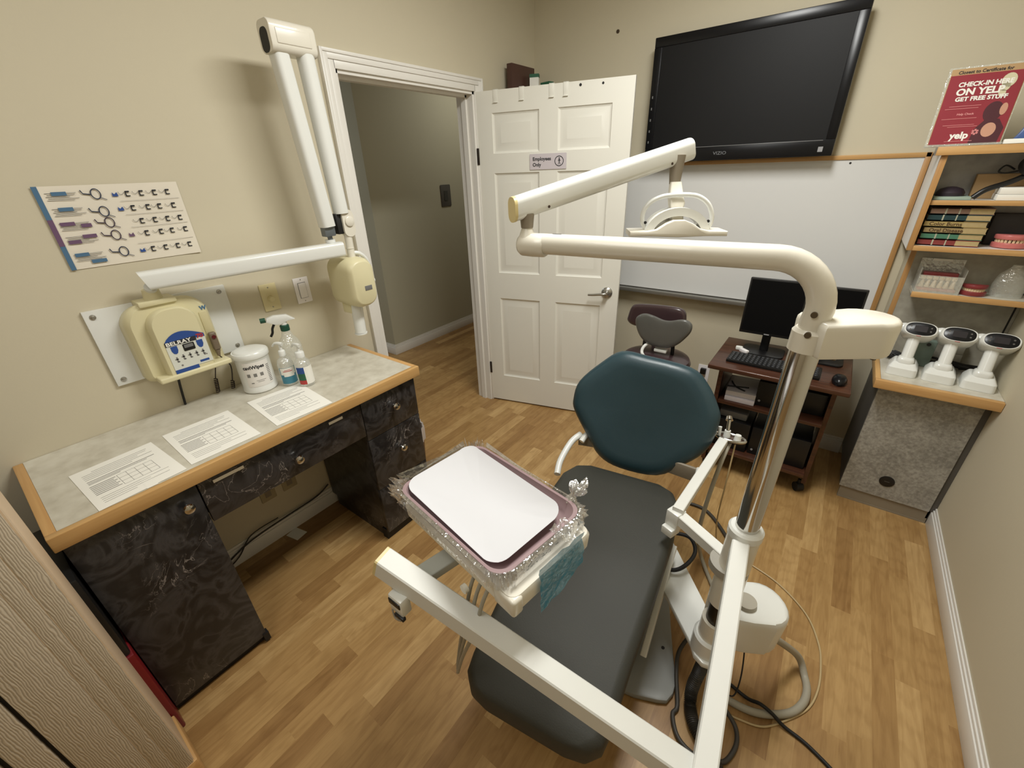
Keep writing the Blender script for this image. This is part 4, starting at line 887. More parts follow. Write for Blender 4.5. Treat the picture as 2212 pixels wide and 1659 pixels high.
# books
bk_c = [((126, 52, 50), 'red', None), ((72, 122, 98), 'sea green', None), ((150, 130, 90), 'tan', 'Oral Disease'), ((172, 150, 96), 'yellow-tan', 'Color Burns'), ((28, 58, 62), 'dark teal', None), ((132, 104, 88), 'faded brown', None)]
z = 1.2775
pos = ['bottom of the stack', 'second from the bottom of the stack', 'third from the bottom of the stack', 'third from the top of the stack', 'second from the top of the stack', 'top of the stack']
for i, (c, nm, tx) in enumerate(bk_c):
    th = .0245; x0 = 2.190+.003*(i % 3); xw = .118; y0 = -.115+.004*(i % 2)
    b_ = thing('book', nm+' book lying flat in the hutch, '+pos[i], 'book', (x0+.08, y0+.08, z), 'books stacked in the hutch')
    mm = mat('book_cloth_'+nm.replace(' ', '_').replace('-', '_'), rgb(*c), .5, var=.12, nscale=50)
    obj('cover', MB().box(x0, x0+xw, y0, y0+.003, z, z+th-.001).box(x0, x0+.19, y0, y0+.12, z, z+.0025).box(x0, x0+.19, y0, y0+.12, z+th-.0035, z+th-.001), mm, b_)
    obj('pages', MB().box(x0+.002, x0+.188, y0+.003, y0+.118, z+.0025, z+th-.0035).box(x0+xw, x0+.188, y0+.0004, y0+.003, z+.0025, z+th-.0035), M_bookp, b_)
    if tx: text('lettering', tx, .019, F_back(x0+.016, z+.005, y0-.0003), mat('brown_book_ink', rgb(70, 44, 20), .6), b_, ext=.0002, bold=.0003, sx=1.05)
    else: obj('spine_band', MB().box(x0+.045, x0+.050, y0-.0004, y0, z+.001, z+th-.002).box(x0+.086, x0+.090, y0-.0004, y0, z+.001, z+th-.002), mat('pale_spine_band', rgb(170, 170, 150), .5), b_)
    z += th
tag(obj('black_bin', MB().box(2.405, 2.60, -.018, .016, 1.2775, 1.40, .004), mat('charcoal_plastic', rgb(48, 46, 48), .5)), 'charcoal plastic box behind the pink model on the third hutch shelf', 'box')
def arch(name, label, cx, cy, z, m_base, r=.035, full=True, teeth=True, hgt=.022):
    t_ = thing(name, label, 'dental model', (cx, cy, z))
    U = [Vector((cx+r*math.cos(a2), cy-r*1.0*math.sin(a2), z)) for a2 in [PI*k/12 for k in range(13)]]
    m = MB(); m.prism([(cx+(r+.012)*math.cos(PI*k/14), cy-(r+.012)*math.sin(PI*k/14)) for k in range(15)], z+.0003, z+hgt, bev=.003); m.prism([(cx+(r+.010)*math.cos(PI*k/14), cy-(r+.010)*math.sin(PI*k/14)) for k in range(15)], z+hgt+.012, z+2*hgt+.01, bev=.004)
    obj('gum', m, m_base, t_)
    tm = MB()
    for u in U: tm.box(u.x-.004, u.x+.004, u.y-.004, u.y+.004, z+hgt-.002, z+hgt+.014, .0015)
    obj('teeth', tm, M_tooth, t_); return t_
arch('dental_model', 'pink denture model on the third hutch shelf beside the book stack', 2.475, -.060, 1.277, M_pink, .042, hgt=.020)
arch('dental_model', 'deep pink jaw model right of the clear case on the lowest hutch shelf', 2.435, -.06, 1.0765, M_darkpink, .030, hgt=.018)
# lowest shelf: clear case with large tooth model
cc = thing('acrylic_case', 'clear acrylic display case holding a root model on the lowest hutch shelf', 'case', (2.31, -.06, 1.0765))
cs_ = MB(); cs_.box(2.242, 2.388, -.100, -.098, 1.0768, 1.15).box(2.242, 2.388, .010, .012, 1.0768, 1.205).box(2.242, 2.244, -.098, .010, 1.0768, 1.18).box(2.386, 2.388, -.098, .010, 1.0768, 1.18).box(2.242, 2.388, -.098, .010, 1.0768, 1.079)
obj('case', cs_, M_acry, cc)
obj('label_strip', MB().box(2.28, 2.345, .008, .0098, 1.195, 1.205), M_paper, cc)
rm = thing('root_model', 'pink and ivory tooth root model inside the clear case on the lowest hutch shelf', 'dental model', (2.31, -.04, 1.0794))
obj('gum_base', MB().box(2.252, 2.378, -.085, -.012, 1.0795, 1.090, .003), M_pink, rm)
for k in range(6):
    x = 2.262+.0205*k; obj('tooth', MB().cyl((x, -.062, 1.090), (x+.004, -.050, 1.128), .010, .004, 10).box(x-.008, x+.010, -.060, -.044, 1.124, 1.138, .003), M_tooth, rm)
obj('upper_gum', MB().box(2.258, 2.374, -.052, -.020, 1.136, 1.156, .004), M_darkpink, rm)
pbg = MB().loft([[Vector((2.535+.050*k*math.cos(a2), -.045+.03*k*math.sin(a2)*1.0, 1.0768+zz)) for a2 in [2*PI*j/18 for j in range(18)]] for k, zz in ((1, 0), (1.05, .05), (.9, .09), (.4, .12), (.35, .13))])
tag(obj('clear_bag', pbg, M_acry), 'frosted clear plastic bag with white top at the right end of the lowest hutch shelf', 'bag')

# handheld units on chargers -----------------------------------------------
def hand_unit():
    t_ = thing('handheld_scanner', 'x', 'scanner', (0, 0, 0))
    # local: front is -y
    bs_ = MB(); P0 = rect(.108, .125, .018, 4)
    bs_.loft([[Vector((x*k, y*k2+dy, zz)) for x, y in P0] for k, k2, zz, dy in ((1, 1, 0, 0), (1.0, 1.0, .006, 0), (.95, .96, .034, 0), (.74, .72, .052, .008), (.70, .68, .054, .009))])
    obj('charging_base', bs_, M_enamel, t_)
    cr = MB(); cr.loft([[Vector((x, y*1.0-.008, zz)) for x, y in rect(.062*k, .060*k, .018*k, 4)] for k, zz in ((1, .050), (1.0, .066), (.86, .074), (.7, .078))]); obj('cradle', cr, M_enamel, t_)
    obj('handle', MB().loft([[Vector((x, y-.006+s_*.045, .070+s_*.105)) for x, y in rect(.044, .050, .020, 5)] for s_ in (0, .5, 1)]), M_enamel, t_)
    # head: thick lens tilted up toward the viewer
    Mh_ = frame((.008, .020, .198), (1, 0.02, 0), (0, .62, .78))
    hd_ = MB(); O = [(.058*abs(math.cos(a2))**.75*(1 if math.cos(a2) > 0 else -1), .034*abs(math.sin(a2))**.8*(1 if math.sin(a2) > 0 else -1)) for a2 in [2*PI*k/36 for k in range(36)]]
    hd_.loft([[Mh_ @ Vector((x*k, y*k, zz)) for x, y in O] for k, zz in ((.75, -.075), (.95, -.065), (1.04, -.03), (1.04, .0), (.98, .012), (.93, .015))]); obj('head', hd_, M_enamel, t_)
    obj('side_lobe', MB()._add(MB().lathe([(0, -.03), (.017, -.028), (.023, -.01), (.023, .01), (.017, .024), (0, .026)], 24).bm, frame((-.040, .045, .192), (0, 1, 0), (0, 0, 1))), M_enamel, t_)
    obj('screen_bezel', MB().loft([[Mh_ @ Vector((x*k, y*k, zz)) for x, y in O] for k, zz in ((.86, .0145), (.86, .0165), (.83, .0175))]), M_blkg, t_)
    obj('display', MB().prism(rect(.044, .028, .003), .0172, .0182, Mh_), mat('dim_display', rgb(34, 30, 34), .3), t_)
    bt_ = MB()
    for x in (-.034, .034):
        for y in (-.008, .008): bt_.prism(circ(x, y, .0035, 10), .0172, .0180, Mh_)
    obj('buttons', bt_, M_greyd, t_)
    obj('red_logo', MB().box(-.008, .008, -.0335, -.0305, .0115, .0145, M=Mh_), M_inkred, t_)
    return t_
hu0 = hand_unit(); hu0.location = (2.298, -.19, .7248); hu0.rotation_euler = (0, 0, math.radians(-6)); ROOT.pop(hu0.name, None)
hu0['label'] = 'white handheld scanner on charging base, left of three and next to the cart'; hu0['group'] = 'handheld scanners on the counter'
dup(hu0, (2.423, -.195, .7248), math.radians(-6), 'white handheld scanner on charging base, middle of the three on the counter')
dup(hu0, (2.547, -.205, .7248), math.radians(-6), 'white handheld scanner on charging base, beside the right wall')
ab = thing('adapter_box', 'grey-green adapter box behind the first two handheld scanners', 'adapter', (2.39, -.06, .7245))
obj('case', MB().box(2.335, 2.40, -.075, -.035, .7246, .85, .004), mat('grey_green_plastic', rgb(120, 136, 126), .5), ab)
obj('socket', MB().cyl((2.372, -.0745, .835), (2.372, -.0765, .835), .008), M_blk, ab)
for i, (x0, x1) in enumerate(((2.245, 2.33), (2.41, 2.595))):
    pts = [(x0+(x1-x0)*(.5+.5*math.sin(k*2.3)), -.055+.03*math.sin(k*3.9+i), .735+.012*((k*7) % 5)/1.6) for k in range(16)]
    tag(obj('cord_bundle', MB().tube(pts, .0055, 7, smooth=4), M_rub), ['bundle of black cords behind the first handheld scanner', 'heap of black cords behind the scanners nearest the right wall'][i], 'cords', 'cord heaps on the counter')
tag(obj('foam_block', MB().box(2.44, 2.50, -.05, .012, .80, .87, .004).box(2.44, 2.50, -.05, .012, .7246, .80), mat('light_grey_adapter', rgb(150, 146, 134), .6)), 'pale grey block standing behind the middle handheld scanner', 'adapter')

# ------------------------------------------------------------------ dental chair
dc = thing('dental_chair', 'dental chair with dark teal backrest and charcoal seat in the middle of the room', 'dental chair', (1.55, -1.6, 0))
def sring(c, hw, zt, th, n=9, r=.028):
    cx, cy = c; e = Vector((.988, .152, 0)); P = []
    prof = rect(2*hw, th, min(r, th*.48), 5)
    return [Vector((cx, cy, zt-th/2))+e*x+Vector((0, 0, y+ (.010*(1-(x/hw)**2) if y > 0 else 0))) for x, y in prof]
ctr = lambda s: (1.445+.135*s, -1.335-.90*s)
st_ = []
for s_, hw, zt, th in ((-.01, .10, .480, .03), (0.0, .165, .495, .060), (.03, .205, .502, .085), (.10, .232, .505, .095), (.25, .238, .502, .098), (.5, .226, .485, .095), (.75, .208, .452, .092), (.92, .200, .428, .090), (.97, .192, .420, .088), (1.0, .165, .412, .080), (1.012, .13, .402, .06)):
    st_.append(sring(ctr(s_), hw, zt, th))
seatm = MB().loft(st_)
obj('seat_cushion', seatm, M_seat, dc, angle=60)
outl = [(1.129, -1.194, .697), (1.145, -1.21, .647), (1.221, -1.23, .556), (1.295, -1.246, .479), (1.394, -1.241, .45), (1.546, -1.214, .461), (1.639, -1.174, .534), (1.702, -1.137, .611), (1.718, -1.095, .722), (1.697, -1.078, .78), (1.642, -1.06, .854), (1.571, -1.054, .902), (1.398, -1.073, .921), (1.293, -1.089, .924), (1.217, -1.121, .865), (1.141, -1.165, .775)]
nb = Vector((.143, -.932, .331))
obj('backrest', MB().pillow(outl, nb, .085, [(0.02, .72), (0.3, .74), (0.55, .84), (0.75, 1.0), (0.86, 1.0), (0.93, .84), (0.97, .58), (0.993, .3), (1, 0.0), (0.99, -0.5), (0.96, -0.85), (0.88, -1.0), (0.5, -1.0), (0.02, -1.0)]), M_teal, dc, angle=70)
obj('back_shell', MB().pillow([tuple(Vector(p)*1.0-nb*.055) for p in outl], nb, .03, [(0.02, .9), (.9, .9), (.93, .5), (.93, -.5), (.85, -1), (.02, -1)]), M_cream, dc, angle=60)
# arm brackets
obj('hinge_bracket', MB().tube([(1.205, -1.46, .475), (1.185, -1.40, .50), (1.18, -1.30, .535), (1.195, -1.24, .55)], .014, smooth=5).tube([(1.215, -1.27, .535), (1.222, -1.235, .555), (1.24, -1.215, .56)], .013, smooth=4), M_enamel, dc)
obj('hinge_web', MB().loft([[Vector(p) for p in ((1.190, -1.250, .495), (1.190, -1.250, .55), (1.30, -1.215, .56), (1.32, -1.20, .49))], [Vector(p) for p in ((1.195, -1.235, .495), (1.195, -1.235, .55), (1.30, -1.20, .56), (1.32, -1.185, .49))]]), M_tan, dc)
obj('hinge_bracket', MB().tube([(1.70, -1.30, .50), (1.704, -1.25, .53), (1.698, -1.20, .55)], .013, smooth=4), M_enamel, dc)
obj('hinge_web', MB().box(1.58, 1.69, -1.215, -1.20, .49, .555, .006), M_tan, dc)
# under frame and base
obj('seat_frame', MB().box(-.15, .15, -.40, .40, .33, .385, .01, M=F_top(1.50, -1.72, 0, 8.7)), M_base, dc)
obj('lift_arm', MB().box(-.07, .07, -.26, .26, .05, .33, .015, M=F_top(1.50, -1.60, 0, 8.7)), M_base, dc)
obj('side_link', beam((1.700, -1.42, .33), (1.725, -1.73, .09), .022, .038, .005), M_enamel, dc)
bpl = [(1.28, -1.12), (1.60, -1.10), (1.70, -1.36), (1.775, -1.55), (1.842, -1.71), (1.845, -1.75), (1.835, -1.785), (1.81, -1.80), (1.74, -1.83), (1.60, -1.86), (1.40, -1.90), (1.33, -1.89), (1.30, -1.84), (1.26, -1.5)]
obj('base_plate', MB().prism(bpl, 0, .026, bev=.008), M_base, dc)
obj('base_bolt', MB().cyl((1.765, -1.62, .026), (1.765, -1.62, .028), .006, n=12), M_dark, dc)
# utility post mount plate
mpl = [(1.52, -1.16), (1.60, -1.24), (1.66, -1.30), (1.70, -1.345), (1.86, -1.535), (1.93, -1.60), (1.955, -1.64), (1.962, -1.68), (1.952, -1.715), (1.93, -1.735), (1.90, -1.742), (1.872, -1.728), (1.855, -1.700), (1.69, -1.53), (1.60, -1.45)]
obj('mount_plate', MB().prism(mpl, .222, .245, bev=.005), M_enamel, dc)

# ------------------------------------------------------------------ utility post
PB = Vector((1.900, -1.678, .245)); PT = Vector((1.918, -1.672, 1.32))
def pp(z): return PB+(PT-PB)*((z-PB.z)/(PT.z-PB.z))
up = thing('utility_post', 'chrome and white utility post rising beside the dental chair', 'post', tuple(PB))
obj('foot_collar', MB().cyl(pp(.2455), pp(.305), .052, .052, 32).cyl(pp(.305), pp(.312), .052, .046, 32), M_enamel, up)
obj('sleeve', MB().cyl(pp(.31), pp(.385), .041, .041, 32), M_cream, up)
obj('inner_column', MB().cyl(pp(.385), pp(.50), .031, .031, 28), mat('dark_oiled_steel', rgb(62, 56, 48), .3, .7), up)
obj('column_cover', MB().cyl(pp(.47), pp(.60), .040, .040, 32).cyl(pp(.62), pp(.745), .040, .040, 32), M_cream, up)
obj('swivel_disc', MB().cyl(pp(.598)+Vector((-.012, .004, 0)), pp(.622)+Vector((-.012, .004, 0)), .052, .052, 36), mat('grey_swivel_plastic', rgb(160, 156, 146), .4), up)
obj('top_collar', MB().cyl(pp(.742), pp(.762), .043, .043, 36).cyl(pp(.762), pp(.768), .043, .038, 36), M_enamel, up)
obj('chrome_pole', MB().cyl(pp(.765), pp(1.30), .0285, .0285, 40), M_chrome, up)
obj('upper_collar', MB().cyl(pp(1.272), pp(1.312), .034, .034, 32).cyl(pp(1.312), pp(1.319), .034, .029, 32), M_cream, up)
# upper cover box
Mub = frame(tuple(pp(1.303)), (.80, .60, 0), (-.60, .80, 0))
ub = MB(); O = [(-.01, .046), (-.01, -.050), (.10, -.055)]+[(.105+.062*math.cos(a2), .058*math.sin(a2)) for a2 in [-PI/2+PI*k/10 for k in range(11)]]+[(.09, .056)]
ub.loft([[Mub @ Vector(((x-.0)*k+(1-k)*.07, y*k, zz)) for x, y in O] for k, zz in ((.92, -.034), (.94, -.030), (.96, .022), (.95, .030), (.90, .036), (.84, .038))])
ubo = obj('upper_cover', ub, M_cream, up)
M_scr = mat('brown_grey_screw', rgb(96, 84, 66), .4, .5)
for (x, y, zz) in ((.03, -.052, -.037), (.105, -.057, -.037)): obj('screw', MB().cyl(Mub @ Vector((x, y+.01, zz)), Mub @ Vector((x, y+.01, zz+.006)), .005), M_scr, ubo)
for (zz, y0_, y1_) in ((1.365, -.030, -.020), (1.325, -.036, -.024)): obj('screw', MB().cyl(pp(zz)+Vector((-.004, y0_, -.012)), pp(zz)+Vector((-.003, y1_, -.012)), .006), M_scr, ubo)
# lower junction box
Mlb = frame((1.93, -1.64, 0), (.82, .57, 0), (-.57, .82, 0))
O = [(-.02, .07), (-.03, -.035), (.04, -.052), (.10, -.058)]+[(.10+.062*math.cos(a2), .015+.070*math.sin(a2)) for a2 in [-PI/2+PI*k/10 for k in range(11)]]+[(.05, .088)]
lbm = MB().loft([[Mlb @ Vector((x*k*1.06+(1-k)*.05, y*k*1.08, zz)) for x, y in O] for k, zz in ((.90, .275), (.93, .282), (1.0, .395), (.99, .410), (.93, .420), (.84, .423))])
jx = obj('junction_box', lbm, M_enamel, up)
obj('round_knob', MB().cyl(Mlb @ Vector((.044, .008, .4225)), Mlb @ Vector((.044, .008, .438)), .031, .029, 28), mat('grey_knob_plastic', rgb(168, 162, 148), .45), jx)
obj('side_bracket', MB().box(1.862, 1.872, -1.655, -1.625, .35, .50, .003), M_cream, up)

# ------------------------------------------------------------------ operating light
opl = thing('operating_light', 'white operating light on bent tube and spring arm above the dental chair', 'light', tuple(pp(1.32)))
ZT_ = 1.452; el = pp(1.32)
TE = Vector((1.262, -1.735, ZT_))
path = [pp(1.318), pp(1.335)]
top = Vector((el.x+.003, el.y+.0, ZT_)); dv = (TE-top).normalized(); Rb = .095
c_ = Vector((top.x, top.y, ZT_-Rb))+dv*Rb
for k in range(0, 11):
    a2 = PI/2*k/10; path.append(c_-dv*Rb*math.cos(a2)+Vector((0, 0, Rb*math.sin(a2))))
path.append(TE)
obj('bent_tube', MB().tube(path, .0255, 28), M_cream, opl, angle=50)
kn = MB(); kn.loft([[TE+dv*x_+Vector((-dv.y*yy, dv.x*yy, zz)) for x_, yy, zz in [(sx+.0, r_*math.cos(b2), -.004+r_*math.sin(b2)) for b2 in [2*PI*j/20 for j in range(20)]]] for sx, r_ in ((-.055, .0262), (-.05, .029), (-.02, .030), (.012, .029), (.022, .022), (.026, .008))])
kn.cyl(TE+Vector((0, 0, .01)), TE+Vector((0, 0, .040)), .024, .013); obj('knuckle', kn, M_cream, opl)
obj('mark', MB().box(-.012, .012, -.0015, .0015, 0, .0006, M=frame(tuple(TE-dv*.085+Vector((0, 0, .0256))), (1, .1, 0), (0, 1, 0))), M_inkd, opl)
obj('lower_stub', MB().cyl(TE+Vector((0, 0, .038)), TE+Vector((0, 0, .072)), .0155, .019), M_tan, opl)
A0 = Vector((1.243, -1.765, 1.536)); A1 = Vector((1.510, -1.270, 1.660))
obj('spring_arm', beam(A0, A1, .042, .058, .018, n=6, slant=.012, sl1=-.004), M_enamel, opl, angle=50)
dA = (A1-A0).normalized()
obj('end_cap', beam(A0-dA*.006, A0+dA*.002, .0425, .0585, .018, n=6, slant=.012, sl1=.012), M_capy, opl)
sd_ = dA.cross(Vector((0, 0, 1))).normalized()
sm = MB()
for u in (.16, .86):
    q_ = A0+(A1-A0)*u+sd_*.020+Vector((0, 0, -.018)); sm.cyl(q_, q_+sd_*.001, .0035, n=10)
obj('screw', sm, mat('dark_rust_screw', rgb(70, 56, 46), .5, .5), opl)
HP = Vector((1.492, -1.315, 0))
obj('upper_stub', MB().cyl(HP+Vector((0, 0, 1.645)), HP+Vector((.002, -.003, 1.572)), .022, .015), M_tan, opl)
hx = Vector((.86, .51, 0)); hy = Vector((-.51, .86, 0))
HO = Vector((1.522, -1.350, 1.440)); MH = Matrix((hx, hy, Vector((0, 0, 1)))).transposed().to_4x4(); MH.translation = HO
nk = MB(); nk.loft([[Vector((HP.x, HP.y, 0))+(Vector((HO.x, HO.y, 0))-Vector((HP.x, HP.y, 0)))*f+hx*x+hy*y+Vector((0, 0, zz)) for x, y in rect(w_, d_, .006, 3)] for f, zz, w_, d_ in ((.15, 1.578, .030, .030), (.5, 1.535, .040, .036), (.7, 1.524, .042, .036), (.72, 1.508, .036, .034), (1, 1.482, .034, .034), (1, 1.470, .034, .034))])
obj('neck', nk, M_cream, opl)
lm = MB()
prof = [(-.135, 0), (-.135, .014), (-.085, .014), (-.06, .018), (-.035, .034), (-.015, .042), (.015, .042), (.035, .034), (.06, .018), (.085, .012), (.135, .010), (.135, -.003), (.08, -.002), (.0, -.004), (-.08, 0)]
lm._add(MB().prism(prof, -.045, .045, bev=.004).bm, MH @ Matrix.Rotation(PI/2, 4, 'X')); obj('lamp_shield', lm, M_cream, opl)
ac = MB(); arc = lambda r_, z0, f0, f1, n: [MH @ Vector((r_*math.cos(a2), 0, z0+r_*.78*math.sin(a2))) for a2 in [f0+(f1-f0)*k/n for k in range(n+1)]]
A_ = arc(.080, .0, 0.12, PI-.12, 18); t = bmesh.new(); R_ = []
for k, p_ in enumerate(A_):
    a2 = .12+(PI-.24)*k/18; ou = MH.to_3x3() @ Vector((math.cos(a2), 0, math.sin(a2))); hyv = hy
    R_.append([t.verts.new(p_+ou*u*.011+hyv*v*.026) for u, v in ((-1, -1), (1, -1), (1, 1), (-1, 1))])
for a_, b_ in zip(R_, R_[1:]):
    for k in range(4): t.faces.new((a_[k], a_[(k+1) % 4], b_[(k+1) % 4], b_[k]))
t.faces.new(R_[0][::-1]); t.faces.new(R_[-1]); bmesh.ops.recalc_face_normals(t, faces=t.faces); ac._add(t)
obj('arch_body', ac, M_enamel, opl)
ar = [MH @ Vector((x, .0, z_)) for x, z_ in ((-.084, .016), (-.096, .040), (-.094, .066), (-.078, .088), (-.050, .101), (-.02, .105), (.02, .105), (.052, .100), (.080, .082), (.096, .055), (.098, .030), (.090, .012))]
obj('hand_loop', MB().tube(ar, .0065, 12, smooth=4), M_enamel, opl)
obj('pivot_screw', MB().cyl(MH @ Vector((0, -.019, .063)), MH @ Vector((0, -.0155, .063)), .005).cyl(MH @ Vector((-.088, -.009, .034)), MH @ Vector((-.088, -.005, .034)), .004).cyl(MH @ Vector((.088, -.009, .034)), MH @ Vector((.088, -.005, .034)), .004), M_dark, opl)

# ------------------------------------------------------------------ delivery arm
da = thing('delivery_unit', 'white rectangular delivery arm and tray table crossing over the dental chair', 'delivery unit', (1.909, -1.72, .69))
ZB = .752
J = Vector((1.966, -2.262, .618))
obj('rear_beam', beam((1.906, -1.712, ZB-.030), J, .041, .056, .003, n=1), M_beam, da, angle=25)
J2 = Vector((2.010, -2.196, .589)); E2 = Vector((1.282, -2.344, .862))
obj('front_beam', beam(J2, E2, .0465, .052, .003, n=1), M_beam, da, angle=25)
obj('beam_end_cap', beam(E2, E2+(E2-J2).normalized()*.007, .0465, .052, .003, n=1), M_capy, da, angle=25)
# pivot under the front beam and arm back to the table
obj('pivot_hub', MB().cyl((1.315, -2.332, .80), (1.315, -2.332, .835), .022), M_cream, da)
obj('control_link', beam((1.330, -2.335, .805), (1.40, -2.11, .825), .046, .024, .004), mat('pale_grey_link', rgb(178, 180, 172), .35), da)
obj('handpiece_holder', MB().box(1.318, 1.362, -2.372, -2.345, .765, .815, .005), M_enamel, da)
obj('holder_slot', MB().box(1.322, 1.358, -2.3745, -2.366, .792, .808, .002), M_blk, da); obj('holder_slot', MB().box(1.335, 1.364, -2.376, -2.366, .758, .768, .002), M_blk, da)
obj('holder_hook', MB().tube([(1.325, -2.372, .768), (1.335, -2.376, .756), (1.345, -2.376, .754), (1.358, -2.376, .762)], .002, smooth=4), M_tan, da)
TA = -9.5; TS = .905
TC = Vector((1.407, -2.127, 0)); TZ = .950-.840*TS; Mtb = F_top(TC.x, TC.y, TZ, TA) @ Matrix.Scale(TS, 4)
tbm = MB(); tbm.loft([[Mtb @ Vector((x+.024, y-.004, zz)) for x, y in rect(w_, d_, .022, 5)] for w_, d_, zz in ((.404, .248, .752), (.428, .268, .757), (.432, .272, .790), (.424, .264, .800))])
obj('table_housing', tbm, M_cream, da, angle=50)
obj('housing_cap', MB().box(.178, .243, -.1415, -.110, .750, .799, .008, 3, M=Mtb), M_cream, da)
hz = MB()
for k in range(3): hz.tube([(1.475+.024*k, -2.235-.01*k, .885), (1.468+.024*k, -2.262-.01*k, .84), (1.445+.022*k, -2.268-.01*k, .73), (1.41+.012*k, -2.268-.008*k, .58), (1.388+.006*k, -2.268-.006*k, .47)], .0045, 8, smooth=5)
obj('instrument_tubing', hz, M_hose, da)
obj('bracket_hook', MB().cyl(Mtb @ Vector((.10, -.156, .735)), Mtb @ Vector((.10, -.166, .735)), .010), M_cream, da)
# tray, paper and film: resting on the table
def tray_ring(w_, d_, zz, r_=.04): return [Mtb @ Vector((x, y, zz)) for x, y in rect(w_, d_, r_, 7)]
ty = thing('instrument_tray', 'mauve plastic instrument tray on the delivery table', 'tray', (TC.x, TC.y, TZ+.8008*TS))
obj('tray', MB().loft([tray_ring(.35, .235, .8008), tray_ring(.372, .252, .806), tray_ring(.398, .272, .832), tray_ring(.408, .282, .834), tray_ring(.408, .282, .838), tray_ring(.392, .268, .838), tray_ring(.368, .246, .810), tray_ring(.35, .23, .806)]), M_mauve, ty, angle=50)
pw = MB(); t = bmesh.new(); Pp = rect(.372, .232, .040, 7)
def lift(x, y):
    e1 = max(0, (-x-.10)/.08); e2 = max(0, (y-.06)/.06)
    return .8200+.022*e1+.018*e2+.003*math.sin(x*20)*e2+max(0, abs(y)-.10)*.28+max(0, x-.15)*.22
rings = [[t.verts.new(Mtb @ Vector((x*k-.016, y*k-.006, lift(x*k, y*k)))) for x, y in Pp] for k in (1, .9, .75, .5, .2, .02)]
for a_, b_ in zip(rings, rings[1:]):
    for k in range(len(Pp)): t.faces.new((a_[k], a_[(k+1) % len(Pp)], b_[(k+1) % len(Pp)], b_[k]))
t.faces.new(rings[-1])
r2 = bmesh.ops.extrude_face_region(t, geom=t.faces[:]); bmesh.ops.translate(t, vec=(0, 0, -.0008), verts=[v for v in r2['geom'] if isinstance(v, bmesh.types.BMVert)])
bmesh.ops.recalc_face_normals(t, faces=t.faces)
pw._add(t); tag(obj('tray_paper', pw, M_liner, angle=80), 'plain white rounded paper liner lying in the mauve tray', 'paper liner')
# crinkled film sleeve around the tray
fm = thing('tray_sleeve', 'crinkled clear plastic sleeve with blue tail stretched around the instrument tray', 'plastic sleeve', (TC.x, TC.y, TZ+.79*TS))
t = bmesh.new(); N_ = 150; base = rect(.42, .292, .045, 36); base = [base[int(k*len(base)/N_)] for k in range(N_)]
R_ = []
for (k, zz, am) in ((.985, .842, .0015), (1.0, .841, .003), (1.025, .836, .006), (1.035, .824, .008), (1.035, .812, .007), (1.03, .802, .007)):
    ring = []
    for i, (x, y) in enumerate(base):
        w2 = (mnoise.noise(Vector((i*.55, zz*90, k*7)))*am+mnoise.noise(Vector((i*1.7, zz*60, 3)))*am*.9)*(1+1.6*max(0, -x/.21))
        left = 1.0+.035*max(0, -x/.21); d_ = Vector((x, y)).normalized()
        ring.append(t.verts.new(Mtb @ Vector((x*k*left+d_.x*w2*2.0, y*k+d_.y*w2*2.0, zz+w2*1.2))))
    R_.append(ring)
for a_, b_ in zip(R_, R_[1:]):
    for k in range(N_): t.faces.new((a_[k], a_[(k+1) % N_], b_[(k+1) % N_], b_[k]))
fmb = MB(); fmb._add(t); obj('clear_film', fmb, M_film, fm, angle=12)
def crumple(c, s, seed, n=(10, 8)):
    t = bmesh.new(); G = []
    for i in range(n[0]+1):
        row_ = []
        for j in range(n[1]+1):
            u = i/n[0]-.5; v = j/n[1]-.5
            row_.append(t.verts.new(Vector(c)+Vector((u*s[0], v*s[1], s[2]*mnoise.noise(Vector((i*.9+seed, j*.9, seed)))*1.6))))
        G.append(row_)
    for i in range(n[0]):
        for j in range(n[1]): t.faces.new((G[i][j], G[i+1][j], G[i+1][j+1], G[i][j+1]))
    return t
tw = MB()
q0 = Mtb @ Vector((.155, .145, .835)); q1 = Mtb @ Vector((.165, .175, .868))
tw.loft([[q0+(q1-q0)*f+Vector((r_*math.cos(a2)*(1+.5*math.sin(a2*3+f*4)), r_*math.sin(a2)*(1+.5*math.cos(a2*4)), .006*math.sin(a2*5)*f)) for a2 in [2*PI*j/16 for j in range(16)]] for f, r_ in ((0, .010), (.35, .006), (.7, .014), (1, .020))])
obj('twisted_tuft', tw, M_film, fm, angle=12)
t2 = MB(); t2._add(crumple((0, 0, 0), (.06, .055, .016), 4), Mtb @ Matrix.Translation((.218, .055, .842))); obj('corner_fold', t2, M_film, fm, angle=12)
t3 = MB(); G = []; t = bmesh.new()
for i in range(9):
    row_ = []
    for j in range(9):
        u = i/8; v = j/8; yy0 = -.066+.150*u; zz = .838-.135*v*(.75+.25*(1-u)); xx0 = .246+.004*v+.004*mnoise.noise(Vector((i*.7, j*.7, 2)))*2
        row_.append(t.verts.new(Mtb @ Vector((xx0, yy0, zz))))
    G.append(row_)
for i in range(8):
    for j in range(8): t.faces.new((G[i][j], G[i+1][j], G[i+1][j+1], G[i][j+1]))
t3._add(t); obj('blue_tail', t3, M_filmb, fm, angle=30)

